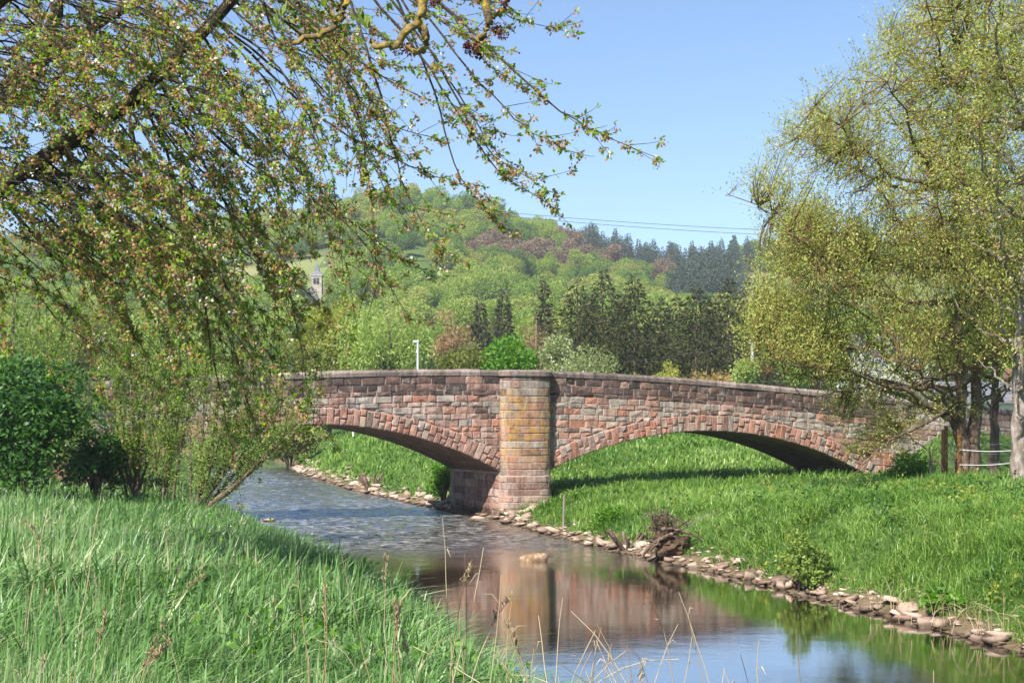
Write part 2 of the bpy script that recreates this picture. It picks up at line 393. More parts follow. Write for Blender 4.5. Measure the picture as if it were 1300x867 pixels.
M['soil'] = plain_mat('soil', [(0.3, (0.03, 0.02, 0.013)), (0.7, (0.14, 0.09, 0.055))], 4, 0.95, 0.8, 12)
M['post_wood'] = plain_mat('post_wood', [(0.3, (0.16, 0.08, 0.03)), (0.7, (0.30, 0.16, 0.06))], 5, 0.8, 0.3, 20, stretch=(1, 1, 0.15))
M['grey_wood'] = plain_mat('grey_wood', [(0.3, (0.16, 0.13, 0.10)), (0.7, (0.34, 0.30, 0.25))], 6, 0.85, 0.3, 20, stretch=(1, 1, 0.2))
M['white_tape'] = plain_mat('white_tape', [(0.3, (0.66, 0.66, 0.64)), (0.7, (0.82, 0.82, 0.80))], 5, 0.6, 0.0)
M['white_paint'] = plain_mat('white_paint', [(0.3, (0.70, 0.69, 0.66)), (0.7, (0.82, 0.81, 0.78))], 3, 0.6, 0.0)
M['render_wall'] = plain_mat('render_wall', [(0.3, (0.62, 0.60, 0.55)), (0.7, (0.76, 0.74, 0.70))], 0.7, 0.9, 0.1)
M['slate'] = plain_mat('slate', [(0.3, (0.10, 0.105, 0.12)), (0.7, (0.20, 0.205, 0.225))], 2, 0.7, 0.2)
M['clay_tile'] = plain_mat('clay_tile', [(0.3, (0.20, 0.10, 0.075)), (0.7, (0.33, 0.18, 0.13))], 2, 0.85, 0.3)
M['church_stone'] = plain_mat('church_stone', [(0.3, (0.30, 0.26, 0.22)), (0.7, (0.46, 0.41, 0.36))], 0.8, 0.9, 0.2)
M['galvanised'] = plain_mat('galvanised', [(0.3, (0.42, 0.45, 0.44)), (0.7, (0.58, 0.61, 0.60))], 3, 0.5, 0.0)
M['dark_glass'] = plain_mat('dark_glass', [(0.3, (0.02, 0.025, 0.03)), (0.7, (0.04, 0.045, 0.05))], 1, 0.15, 0.0, spec=0.5)
M['wire'] = plain_mat('wire', [(0.3, (0.03, 0.035, 0.045)), (0.7, (0.05, 0.055, 0.065))], 1, 0.5, 0.0)
M['ash_flower'] = leaf_mat('ash_flower', [(0, (0.05, 0.012, 0.014)), (1, (0.14, 0.035, 0.035))], 0.1, 0.7, 0.1)
M['bud_green'] = leaf_mat('bud_green', [(0, (0.16, 0.24, 0.04)), (1, (0.32, 0.38, 0.10))], 0.35)

# soffit: squared stone in courses, darker than the face stones and mottled
def soffit_material():
    m, nt, n, l, out = new_mat('soffit_stone')
    uvn = n.new('ShaderNodeAttribute'); uvn.attribute_name = 'barrel'
    br = n.new('ShaderNodeTexBrick'); l.new(uvn.outputs['Vector'], br.inputs['Vector'])
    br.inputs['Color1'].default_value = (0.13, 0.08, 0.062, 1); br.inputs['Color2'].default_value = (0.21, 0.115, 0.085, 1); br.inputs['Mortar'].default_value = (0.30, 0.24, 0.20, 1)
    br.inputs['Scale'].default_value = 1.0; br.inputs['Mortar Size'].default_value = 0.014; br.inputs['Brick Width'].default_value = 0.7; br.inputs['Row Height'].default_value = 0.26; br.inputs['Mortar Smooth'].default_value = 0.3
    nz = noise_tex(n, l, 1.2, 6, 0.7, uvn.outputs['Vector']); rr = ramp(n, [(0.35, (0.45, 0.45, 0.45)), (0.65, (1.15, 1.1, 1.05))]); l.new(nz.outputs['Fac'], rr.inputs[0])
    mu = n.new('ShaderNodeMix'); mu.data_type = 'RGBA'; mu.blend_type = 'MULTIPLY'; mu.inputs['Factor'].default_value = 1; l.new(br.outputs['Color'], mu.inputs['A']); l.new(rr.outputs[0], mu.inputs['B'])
    b = n.new('ShaderNodeBsdfPrincipled'); b.inputs['Roughness'].default_value = 0.9; l.new(mu.outputs['Result'], b.inputs['Base Color'])
    bp = n.new('ShaderNodeBump'); bp.inputs['Strength'].default_value = 0.8; bp.inputs['Distance'].default_value = 0.03; bp.invert = True
    l.new(br.outputs['Fac'], bp.inputs['Height']); l.new(bp.outputs[0], b.inputs['Normal']); l.new(b.outputs[0], out.inputs[0])
    return m
M['soffit'] = soffit_material()

def ground_material():
    m, nt, n, l, out = new_mat('ground')
    tc = n.new('ShaderNodeTexCoord'); vec = tc.outputs['Object']
    a = noise_tex(n, l, 0.35, 6, 0.65, vec); r = ramp(n, [(0.35, (0.05, 0.085, 0.022)), (0.55, (0.075, 0.13, 0.03)), (0.72, (0.12, 0.17, 0.05))]); l.new(a.outputs['Fac'], r.inputs[0])
    at = n.new('ShaderNodeAttribute'); at.attribute_name = 'tint'     # 0 meadow, 0.5 earth and bed, 1 field
    r2 = ramp(n, [(0, (0, 0, 0)), (0.25, (0, 0, 0)), (0.5, (1, 1, 1)), (0.6, (1, 1, 1)), (0.75, (0, 0, 0))]); l.new(at.outputs['Fac'], r2.inputs[0])
    e = noise_tex(n, l, 1.5, 6, 0.7, vec); er = ramp(n, [(0.3, (0.07, 0.05, 0.03)), (0.7, (0.22, 0.165, 0.10))]); l.new(e.outputs['Fac'], er.inputs[0])
    m1 = n.new('ShaderNodeMix'); m1.data_type = 'RGBA'; l.new(r2.outputs[0], m1.inputs['Factor']); l.new(r.outputs[0], m1.inputs['A']); l.new(er.outputs[0], m1.inputs['B'])
    r3 = ramp(n, [(0.8, (0, 0, 0)), (0.95, (1, 1, 1))]); l.new(at.outputs['Fac'], r3.inputs[0])
    fz = noise_tex(n, l, 0.02, 3, 0.5, vec); fr = ramp(n, [(0.4, (0.15, 0.19, 0.06)), (0.6, (0.22, 0.22, 0.09))]); l.new(fz.outputs['Fac'], fr.inputs[0])
    m2 = n.new('ShaderNodeMix'); m2.data_type = 'RGBA'; l.new(r3.outputs[0], m2.inputs['Factor']); l.new(m1.outputs['Result'], m2.inputs['A']); l.new(fr.outputs[0], m2.inputs['B'])
    b = n.new('ShaderNodeBsdfPrincipled'); b.inputs['Roughness'].default_value = 0.95; b.inputs['Specular IOR Level'].default_value = 0.1
    l.new(m2.outputs['Result'], b.inputs['Base Color'])
    bn = noise_tex(n, l, 6, 6, 0.7, vec); bp = n.new('ShaderNodeBump'); bp.inputs['Strength'].default_value = 0.6; bp.inputs['Distance'].default_value = 0.08
    l.new(bn.outputs['Fac'], bp.inputs['Height']); l.new(bp.outputs[0], b.inputs['Normal']); l.new(b.outputs[0], out.inputs[0])
    return m
M['ground'] = ground_material()

def water_material():
    m, nt, n, l, out = new_mat('water')
    tc = n.new('ShaderNodeTexCoord'); vec = tc.outputs['Object']
    b = n.new('ShaderNodeBsdfPrincipled')
    nz = noise_tex(n, l, 0.5, 4, 0.6, vec); cr = ramp(n, [(0.35, (0.016, 0.014, 0.006)), (0.7, (0.034, 0.027, 0.013))]); l.new(nz.outputs['Fac'], cr.inputs[0])
    l.new(cr.outputs[0], b.inputs['Base Color'])
    b.inputs['Roughness'].default_value = 0.02; b.inputs['IOR'].default_value = 2.2; b.inputs['Specular IOR Level'].default_value = 0.5
    at = n.new('ShaderNodeAttribute'); at.attribute_name = 'tint'    # how lively the surface is
    mp = n.new('ShaderNodeMapping'); mp.inputs['Scale'].default_value = (1.0, 1.9, 1.0); mp.inputs['Rotation'].default_value = (0, 0, R(-25)); l.new(vec, mp.inputs[0])
    w1 = noise_tex(n, l, 3.6, 6, 0.62, mp.outputs[0], 0.5)
    mul = n.new('ShaderNodeMath'); mul.operation = 'MULTIPLY'; l.new(w1.outputs['Fac'], mul.inputs[0]); l.new(at.outputs['Fac'], mul.inputs[1])
    bp = n.new('ShaderNodeBump'); bp.inputs['Strength'].default_value = 1.0; bp.inputs['Distance'].default_value = 0.10
    l.new(mul.outputs[0], bp.inputs['Height']); l.new(bp.outputs[0], b.inputs['Normal'])
    b.inputs['Coat Weight'].default_value = 1.0; b.inputs['Coat Roughness'].default_value = 0.02; b.inputs['Coat IOR'].default_value = 1.7; l.new(bp.outputs[0], b.inputs['Coat Normal'])
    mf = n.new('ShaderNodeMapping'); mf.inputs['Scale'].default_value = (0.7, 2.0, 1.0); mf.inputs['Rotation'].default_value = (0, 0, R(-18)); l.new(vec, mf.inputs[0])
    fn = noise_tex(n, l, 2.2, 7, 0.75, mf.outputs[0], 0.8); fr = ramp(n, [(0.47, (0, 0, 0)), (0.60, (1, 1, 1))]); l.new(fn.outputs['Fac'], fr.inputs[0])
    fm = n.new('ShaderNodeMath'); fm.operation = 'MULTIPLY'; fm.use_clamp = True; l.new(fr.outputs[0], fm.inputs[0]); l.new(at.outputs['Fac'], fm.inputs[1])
    mc = n.new('ShaderNodeMix'); mc.data_type = 'RGBA'; l.new(fm.outputs[0], mc.inputs['Factor']); l.new(cr.outputs[0], mc.inputs['A']); mc.inputs['B'].default_value = (0.46, 0.45, 0.43, 1)  # foam streaks; they also paint whitish sky reflection into the riffle colour
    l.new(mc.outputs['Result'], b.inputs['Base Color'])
    rg = n.new('ShaderNodeMath'); rg.operation = 'MULTIPLY_ADD'; l.new(at.outputs['Fac'], rg.inputs[0]); rg.inputs[1].default_value = 0.16; rg.inputs[2].default_value = 0.015
    l.new(rg.outputs[0], b.inputs['Roughness']); l.new(rg.outputs[0], b.inputs['Coat Roughness'])
    l.new(b.outputs[0], out.inputs[0])
    return m
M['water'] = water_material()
#--SETTING--
# ------------------------------------------------------------------ lie of the land
YK = np.array([-60, 2, 8, 12, 17, 19, 25, 30, 38, 41, 49, 55, 58, 62, 66, 78, 101, 117, 135, 150, 170, 200])
XRK = np.array([45, 20, 16, 13.6, 11.6, 11, 9.0, 7.6, 5.3, 4.0, 1.4, -0.3, -1.0, -2.9, -4.4, -8.7, -15.1, -18.2, -24, -32, -52, -90])
XLK = np.array([34, 7.5, 4.2, 2.6, 0.75, 0.3, -1.1, -2.4, -5.3, -6.5, -9.0, -10.8, -11.8, -12.8, -13.8, -16.6, -21.8, -25.5, -31, -42, -66, -110])
PIER0 = np.array([0.48, 58.0])
FA, DA = R(21.0), R(30.0)
FV = np.array([math.cos(FA), math.sin(FA)])          # along the bridge face
DV = np.array([-math.sin(DA), math.cos(DA)])         # through the bridge
BINV = np.linalg.inv(np.stack([FV, DV], 1))
_tk = np.polyfit([-26, -16, -7.7, 0, 7, 14.3, 20, 27], [4.95, 5.43, 5.83, 6.0, 5.74, 5.18, 4.75, 4.3], 4)
def top_z(s): return np.polyval(_tk, s)
CREST_PX = [-900, 0, 250, 380, 430, 480, 520, 580, 650, 700, 740, 800, 850, 940, 1100, 2400]
CREST_Y = [330, 300, 285, 270, 258, 246, 243, 256, 272, 288, 304, 326, 335, 340, 340, 345]

def hill_z(X, Y):
    px = 650 + F * X / np.maximum(Y, 1)
    cr = np.interp(px, CREST_PX, CREST_Y)
    out = 0
    zl = []
    yl = [180, 260, 400, 620, 950, 2500]
    rows = [523 + 0 * cr, 497 + 0 * cr, 398 + (cr - 260) * 0.35, cr + 27, cr + 95, cr + 200]
    zk = [CAMZ + (HOR - r) / F * y for r, y in zip(rows, yl)]
    z1 = zk[0]
    for i in range(5):
        t = sstep(yl[i], yl[i + 1], Y) * 0.35 + 0.65 * np.clip((Y - yl[i]) / (yl[i + 1] - yl[i]), 0, 1)
        z1 = np.where(Y > yl[i], zk[i] * (1 - t) + zk[i + 1] * t, z1)
    z2 = np.interp(Y, [180, 260, 500, 650, 850, 1300, 2500], [CAMZ + (HOR - r) / F * y for r, y in zip([523, 503, 379, 347, 331, 420, 500], [180, 260, 500, 650, 850, 1300, 2500])])
    w = sstep(830, 960, px)
    return z1 * (1 - w) + z2 * w

def gz(X, Y):
    X = np.asarray(X, dtype=float); Y = np.asarray(Y, dtype=float)
    xl = np.interp(Y, YK, XLK); xr = np.interp(Y, YK, XRK)
    dR = (X - xr) * 0.86; dL = (xl - X) * 0.86
    jag = (fbm(X * 0.8, Y * 0.8, 5) - 0.5) * 0.5
    up = sstep(64, 96, Y)
    zr = np.interp(dR + jag * (dR > 0.5), [-3, -0.5, 0, 0.8, 3, 8, 16, 40, 120], [-0.8, -0.25, 0, 0.3, 0.85, 1.2, 1.3, 1.7, 2.2]) + up * 1.2 * sstep(0.8, 6, dR)
    steep = (1 - sstep(38, 50, Y)) + 0.5 * sstep(66, 80, Y)
    zr = zr + steep * (0.85 * sstep(0.5, 2.6, dR) - 0.45 * sstep(4, 14, dR))
    zr = zr + 0.55 * np.exp(-((X - 15.5) ** 2 + (Y - 46) ** 2) / 60.0)
    zl = np.interp(dL + jag * (dL > 0.4), [-3, -0.5, 0, 0.4, 1.2, 3, 8, 40, 120], [-0.8, -0.3, 0, 0.45, 0.85, 1.25, 1.5, 1.8, 2.2])
    z = np.where(X > (xl + xr) / 2, zr, zl)
    z = z + (fbm(X * 0.25, Y * 0.25, 9) - 0.5) * 0.35 * sstep(1.0, 4, np.maximum(dR, dL))
    # road embankment running into both ends of the bridge
    rel = np.stack([X - PIER0[0], Y - PIER0[1]], -1) @ BINV.T
    s, q = rel[..., 0], rel[..., 1]
    emb = top_z(np.clip(s, -26, 27)) - 1.15
    out = np.maximum(np.maximum(-q, q - 4.3), 0)
    ramp_r = sstep(16.4, 21.5, s); ramp_l = sstep(16.6, 21.0, -s)
    ramp_ = np.maximum(ramp_r, ramp_l)
    z = np.maximum(z, np.where(ramp_ > 0, ramp_ * emb - out * 0.75 + (1 - ramp_) * 0.9, -9))
    far = sstep(165, 250, Y)
    z = z * (1 - far) + hill_z(X, Y) * far
    return z

def axis(fine0, fine1, step, lo, hi, grow):
    a = list(np.arange(fine0, fine1 + 1e-6, step))
    d = step
    while a[-1] < hi: d *= grow; a.append(a[-1] + d)
    d = step; b = []
    c = fine0
    while c > lo: d *= grow; c -= d; b.append(c)
    return np.array(b[::-1] + a)

xs = axis(-34, 32, 0.55, -1500, 1500, 1.11)
ys = axis(6, 120, 0.5, -80, 2600, 1.055)
GX, GY = np.meshgrid(xs, ys)
GZ = gz(GX, GY)
xl = np.interp(GY, YK, XLK); xr = np.interp(GY, YK, XRK)
near_water = ((GX > xl - 0.35) & (GX < xr + 0.75) & (GY < 175))
tint = np.where(near_water, 0.55, 0.0)
gpx = 650 + F * GX / np.maximum(GY, 1)
tint = np.where((gpx > 925) & (GY > 470) & (GY < 665), 1.0, tint)
tint = np.where((gpx < 420) & (gpx > 250) & (GY > 430) & (GY < 520), 1.0, tint)
tint = np.where(np.hypot((GX - 15.0) / 2.6, (GY - 50) / 4.0) < 1 - 0.5 * fbm(GX, GY, 3), 0.5, tint)
ny, nx = GX.shape
idx = np.arange(nx * ny).reshape(ny, nx)
quads = np.stack([idx[:-1, :-1], idx[:-1, 1:], idx[1:, 1:], idx[1:, :-1]], -1).reshape(-1, 4)
ground = put('ground', np_mesh('ground', np.stack([GX, GY, GZ], -1).reshape(-1, 3), quads, M['ground'], tint.ravel(), True))
tag(ground, 'grassy river banks, meadow and hillside', kind='structure')

# ------------------------------------------------------------------ river
def water_sheet():
    yv = np.concatenate([np.arange(2, 13, 0.3), np.arange(13, 70, 0.13), np.arange(70, 110, 0.3), np.arange(110, 190, 1.0)])
    v = np.linspace(-0.12, 1.12, 96)
    Y = np.repeat(yv[:, None], len(v), 1)
    a = np.interp(Y, YK, XLK); b = np.interp(Y, YK, XRK)
    X = a + v[None] * (b - a)
    t = v[None] * np.ones_like(Y)
    # riffle where the river is shallow, quiet glide below it
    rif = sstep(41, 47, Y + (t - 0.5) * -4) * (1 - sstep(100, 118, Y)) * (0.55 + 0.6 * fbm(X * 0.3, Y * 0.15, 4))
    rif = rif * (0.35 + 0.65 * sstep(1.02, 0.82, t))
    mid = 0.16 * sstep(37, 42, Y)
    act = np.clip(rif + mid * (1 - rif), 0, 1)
    glide = (1 - sstep(36, 40, Y)) * (0.4 + fbm(X * 0.35, Y * 0.5, 21))
    un = X * 0.906 - Y * 0.423; vn = X * 0.423 + Y * 0.906
    h = (fbm(X * 1.1, Y * 1.7, 31, 2) - 0.5) * 0.055 + (fbm(X * 2.6, Y * 4.2, 32, 2) - 0.5) * 0.04 + (fbm(X * 6, Y * 8, 33, 2) - 0.5) * 0.014
    calm = (fbm(X * 0.9, Y * 2.4, 41, 2) - 0.5) * 0.0019
    z = h * act * 2.4 + calm * (0.25 + 0.75 * glide)
    # small standing wave far upstream
    z = z + 0.06 * np.exp(-((Y - 128) / 1.2) ** 2)
    ny, nx = Y.shape
    ii = np.arange(nx * ny).reshape(ny, nx)
    q = np.stack([ii[:-1, :-1], ii[:-1, 1:], ii[1:, 1:], ii[1:, :-1]], -1).reshape(-1, 4)
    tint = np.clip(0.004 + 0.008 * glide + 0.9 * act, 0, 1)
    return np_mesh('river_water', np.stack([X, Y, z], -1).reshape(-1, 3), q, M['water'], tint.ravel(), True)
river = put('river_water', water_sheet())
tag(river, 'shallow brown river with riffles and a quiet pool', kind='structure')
#--BRIDGE--
# ------------------------------------------------------------------ bridge
rng = np.random.default_rng(7)
BW = 4.3
def BP(s, q, z):
    p = PIER0 + s * FV + q * DV
    return (p[0], p[1], z)
bridge = empty('stone_bridge', (PIER0[0], PIER0[1], 0))
tag(bridge, 'old red sandstone road bridge with two low arches over the river', 'bridge')
B0 = np.array([PIER0[0], PIER0[1], 0.0])
def BL(s, q, z):
    p = s * FV + q * DV
    return (p[0], p[1], z)

HALF = 1.06
def arch(s0, z0, s1, z1, sag):
    a = np.array([s0, z0]); b = np.array([s1, z1]); m = (a + b) / 2
    c = np.linalg.norm(b - a); rad = (c * c / 4 + sag * sag) / (2 * sag)
    d = (b - a) / c; nrm = np.array([-d[1], d[0]])
    if nrm[1] < 0: nrm = -nrm
    cen = m + nrm * (sag - rad)
    return cen, rad, math.atan2(a[1] - cen[1], a[0] - cen[0]), math.atan2(b[1] - cen[1], b[0] - cen[0])
ARCHES = [(-16.4, -HALF, arch(-16.4, 1.7, -HALF, 1.84, 2.0)), (HALF, 16.6, arch(HALF, 1.84, 16.6, 1.40, 1.82))]
RING = 0.70
def intrados(s):
    for a, b, (c, r, t0, t1) in ARCHES:
        if a <= s <= b: return c[1] + math.sqrt(max(r * r - (s - c[0]) ** 2, 0))
    return None
def extrados(s):
    best = -9.0
    for a, b, (c, r, t0, t1) in ARCHES:
        e = abs(math.sin(math.pi / 2 - t0)) * RING
        if a - e <= s <= b + e and abs(s - c[0]) < r + RING: best = max(best, c[1] + math.sqrt((r + RING) ** 2 - (s - c[0]) ** 2))
    return best

# core: mortar backing, rear face, parapet top
def core():
    g = Geo()
    S0, S1 = -26.0, 26.0
    cols = []
    for k, s in enumerate(np.unique(np.concatenate([np.linspace(S0, S1, 261), [-16.4, -HALF, HALF, 16.6]]))):
        cols.append(float(s))
    qf, qb = -0.004, BW
    for a, b in zip(cols[:-1], cols[1:]):
        m = (a + b) / 2
        i0 = intrados(a) if intrados(m) is not None else None
        i1 = intrados(b) if intrados(m) is not None else None
        za = i0 if i0 is not None else -0.8
        zb = i1 if i1 is not None else -0.8
        ta, tb = top_z(a) - 0.06, top_z(b) - 0.06
        g.add([BL(a, qf, za), BL(b, qf, zb), BL(b, qf, tb), BL(a, qf, ta)], [(0, 1, 2, 3)])
        g.add([BL(a, qb, za), BL(b, qb, zb), BL(b, qb, tb), BL(a, qb, ta)], [(3, 2, 1, 0)])
        # two parapet tops with the carriageway between them
        g.add([BL(a, qf, ta), BL(b, qf, tb), BL(b, qf + 0.4, tb), BL(a, qf + 0.4, ta), BL(a, qf + 0.4, ta - 0.9), BL(b, qf + 0.4, tb - 0.9)], [(0, 1, 2, 3), (3, 2, 5, 4)])
        g.add([BL(a, qb - 0.4, ta), BL(b, qb - 0.4, tb), BL(b, qb, tb), BL(a, qb, ta), BL(a, qb - 0.4, ta - 0.9), BL(b, qb - 0.4, tb - 0.9)], [(0, 1, 2, 3), (0, 4, 5, 1)])
        g.add([BL(a, qf + 0.4, ta - 0.9), BL(b, qf + 0.4, tb - 0.9), BL(b, qb - 0.4, tb - 0.9), BL(a, qb - 0.4, ta - 0.9)], [(0, 1, 2, 3)])
    for s, z, d in ((-HALF, 1.84, 0), (HALF, 1.84, 1), (16.6, 1.40, 0), (-16.4, 1.7, 1)):
        v = [BL(s, qf, -0.8), BL(s, qb, -0.8), BL(s, qb, z), BL(s, qf, z)]
        g.add(v, [(0, 1, 2, 3) if d else (3, 2, 1, 0)])
    return g.mesh('core', M['mortar'])
put('core', core(), bridge)

def soffits():
    v = []; f = []; uv = []
    for a, b, (c, r, t0, t1) in ARCHES:
        n = 60
        base = len(v)
        for i in range(n + 1):
            t = t0 + (t1 - t0) * i / n
            for j, q in enumerate((0.036, BW * 0.5, BW - 0.002)):
                v.append(BL(c[0] + (r - 0.004) * math.cos(t), q, c[1] + (r - 0.004) * math.sin(t))); uv.append((q, abs(t - t0) * r, 0))
        for i in range(n):
            for j in range(2):
                k = base + i * 3 + j
                f.append((k, k + 1, k + 4, k + 3))
    me = bpy.data.meshes.new('soffit'); me.from_pydata(v, [], f)
    at = me.attributes.new('barrel', 'FLOAT_VECTOR', 'POINT'); at.data.foreach_set('vector', np.array(uv, dtype=np.float32).ravel())
    me.polygons.foreach_set('use_smooth', [True] * len(f)); me.materials.append(M['soffit']); me.update()
    return me
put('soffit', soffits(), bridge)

def stone_geo(poly, proud, back, tint, g=None, frame=BL, gap=0.016, bev=0.03):
    """a squared stone: poly in face coordinates, its face proud and uneven, edges rounded off"""
    g = g or Geo()
    p = np.array(poly, dtype=float); c = p.mean(0)
    if np.cross(p[1] - p[0], p[2] - p[1]) < 0: p = p[::-1]
    d = c - p; L = np.maximum(np.linalg.norm(d, axis=1, keepdims=True), 1e-6)
    outer = p + d / L * np.minimum(gap * 1.3, L * 0.25) + rng.normal(0, 0.010, p.shape)
    inner = p + d / L * np.minimum(gap * 1.3 + bev * rng.uniform(0.8, 1.5, (len(p), 1)), L * 0.45)
    n = len(p)
    vs = [frame(s, back, z) for s, z in outer] + [frame(s, -proud * 0.35, z) for s, z in outer] + [frame(s, -proud + rng.normal(0, 0.014), z) for s, z in inner]
    cc = inner.mean(0) + rng.normal(0, 0.02, 2)
    vs.append(frame(cc[0], -proud - rng.uniform(-0.004, 0.03), cc[1]))
    fs = []
    for i in range(n):
        j = (i + 1) % n
        fs += [(i, j, n + j, n + i), (n + i, n + j, 2 * n + j, 2 * n + i), (2 * n + i, 2 * n + j, 3 * n)]
    g.add(vs, fs, tint)
    return g

# coping and wall courses measured down from the parapet top
def wall_tint(s, depth, zmid):
    u = rng.random()
    grey = 0.25 * sstep(17.5, 20, s)
    if depth < 0.95:                      # weathered parapet
        t = rng.choice([0.03, 0.08, 0.13, 0.18, 0.24, 0.30, 0.38], p=[.16, .22, .22, .18, .12, .06, .04])
    elif depth < 1.9:                     # bleached band
        t = rng.choice([0.20, 0.28, 0.38, 0.60, 0.70, 0.80, 0.90, 0.48], p=[.07, .10, .14, .15, .18, .17, .12, .07])
    else:                                 # fresher red stone lower down
        t = rng.choice([0.24, 0.36, 0.42, 0.49, 0.54, 0.62, 0.74, 0.98], p=[.07, .16, .2, .2, .13, .12, .07, .05])
    if s > 18 and rng.random() < sstep(17.5, 20, s): t = rng.choice([0.68, 0.74, 0.82, 0.92, 0.3])
    return float(np.clip(t + rng.normal(0, 0.012), 0, 1))

wall_stones = []      # (poly, tint, proud)
depths = [0.25]
hts = [0.32, 0.29, 0.17] + [0.27, 0.19, 0.29, 0.22, 0.30, 0.20, 0.28, 0.30, 0.25, 0.29, 0.28, 0.30, 0.27, 0.3, 0.3, 0.3, 0.3]
for h in hts: depths.append(depths[-1] + h)
for k in range(len(depths) - 1):
    d0, d1 = depths[k], depths[k + 1]
    s = -25.5 + rng.uniform(0, 0.5)
    while s < 25.5:
        L = rng.uniform(0.28, 0.85) if k > 1 else rng.uniform(0.35, 0.95)
        a, b = s, s + L
        s = b
        if b > -HALF + 0.02 and a < HALF - 0.02:
            if a < -HALF: b = -HALF + 0.02
            elif b > HALF: a = HALF - 0.02
            else: continue
            if b - a < 0.12: continue
        ss = np.linspace(a, b, 4)
        top = top_z(ss) - d0
        bot = top_z(ss) - d1
        bot = np.maximum(bot, [extrados(x) for x in ss])
        inside = [(extrados(x) > -5) for x in ss]
        keep = top - bot > 0.03
        if not keep.any() or bot.max() < -0.3 and top.max() < -0.3: continue
        if keep.all():
            if np.ptp(bot - (top_z(ss) - d1)) < 1e-6: poly = [(ss[0], bot[0]), (ss[3], bot[3]), (ss[3], top[3]), (ss[0], top[0])]
            else: poly = [(x, z) for x, z in zip(ss, bot)] + [(ss[3], top[3]), (ss[0], top[0])]
        else:
            kk = np.where(keep)[0]
            if len(kk) < 2: continue
            poly = [(ss[i], bot[i]) for i in kk] + [(ss[kk[-1]], top[kk[-1]]), (ss[kk[0]], top[kk[0]])]
        zm = np.mean([z for _, z in poly])
        if zm < 0.2: continue
        # skip below the arch springing inside the opening
        m = (a + b) / 2
        if intrados(m) is not None and zm < intrados(m): continue
        # split now and then into two thin stones
        wall_stones.append((poly, wall_tint(m, d0, zm), 0.02 + rng.uniform(0, 0.035)))
def screen_size(poly):
    c = np.mean(np.array(poly), axis=0); p = BP(c[0], 0, c[1])
    px = 650 + F * p[0] / p[1]
    a = np.array(poly); area = 0.5 * abs(np.dot(a[:, 0], np.roll(a[:, 1], 1)) - np.dot(a[:, 1], np.roll(a[:, 0], 1)))
    vis = 1.0 if 400 < px < 1060 else (0.35 if 1060 <= px < 1200 else 0.1)
    return area * vis / p[1] ** 2
order = sorted(range(len(wall_stones)), key=lambda i: -screen_size(wall_stones[i][0]))
rest = Geo()
for r_, i in enumerate(order):
    poly, t, pr = wall_stones[i]
    if r_ < 300:
        put('wall_stone', stone_geo(poly, pr, 0.06, t).mesh('wall_stone', M['wall_stone']), bridge)
    else:
        stone_geo(poly, pr, 0.06, t, rest)
o = put('wall_stone', rest.mesh('wall_stones_rest', M['wall_stone']), bridge); o['kind'] = 'stuff'

# coping stones
s = -25.5
while s < 25.5:
    L = rng.uniform(0.8, 1.25); a, b = s, min(s + L, 25.5); s = b
    if a > -HALF - 0.05 and b < HALF + 0.05: continue
    if a < -HALF < b: b = -HALF - 0.02
    if a < HALF < b: a = HALF + 0.02
    if b - a < 0.15: continue
    px = 650 + F * BP(a, 0, 5)[0] / BP(a, 0, 5)[1]
    g = Geo(); t = rng.uniform(0, 1); z0 = [top_z(a) - 0.25, top_z(b) - 0.25]; z1 = [top_z(a) + rng.normal(0, .008), top_z(b) + rng.normal(0, .008)]
    e = 0.008
    prof = [(-0.075, 0.0), (-0.085, 0.14), (-0.05, 0.2), (0.02, 0.245), (0.25, 0.25), (0.5, 0.22), (0.5, 0.0)]
    vs = []
    for ss_, zz in ((a + e, top_z(a) - 0.25), (b - e, top_z(b) - 0.25)):
        j = rng.normal(0, 0.008)
        vs += [BL(ss_, q + (j if q < 0 else 0), zz + h + (j if h > 0.2 else 0)) for q, h in prof]
    n = len(prof)
    fs = [tuple(range(n - 1, -1, -1)), tuple(range(n, 2 * n))] + [(i, (i + 1) % n, n + (i + 1) % n, n + i) for i in range(n)]
    g.add(vs, fs, t)
    put('coping_stone', g.mesh('coping_stone', M['coping']), bridge)

# voussoirs: two rough stones deep, their joint staggered from one to the next
for ai, (sa, sb, (c, r, t0, t1)) in enumerate(ARCHES):
    n = 62
    for i in range(n):
        w = [rng.uniform(-0.1, 0.1) for _ in range(2)]
        ta = t0 + (t1 - t0) * (i) / n; tb = t0 + (t1 - t0) * (i + 1) / n
        mid = (0.36 if i % 2 else 0.58) * RING + rng.normal(0, 0.03)
        outer = RING + rng.uniform(-0.06, 0.03)
        spl = [(0.0, mid), (mid, outer)]
        if rng.random() < 0.22: spl = [(0.0, outer)]
        for ra, rb in spl:
            poly = [(c[0] + (r + q) * math.cos(t), c[1] + (r + q) * math.sin(t)) for q, t in ((ra, ta), (ra, tb), (rb, tb), (rb, ta))]
            cs = np.mean([p[0] for p in poly])
            if abs(cs) < HALF - 0.12: continue
            t = float(rng.choice([0.27, 0.36, 0.41, 0.46, 0.50, 0.56, 0.63, 0.98, 0.76], p=[.08, .15, .2, .14, .1, .1, .12, .06, .05]))
            put('voussoir', stone_geo(poly, 0.06 + rng.uniform(0, 0.035), 0.05, t + rng.normal(0, .01), bev=0.035, gap=0.010).mesh('voussoir', M['ring_stone']), bridge)

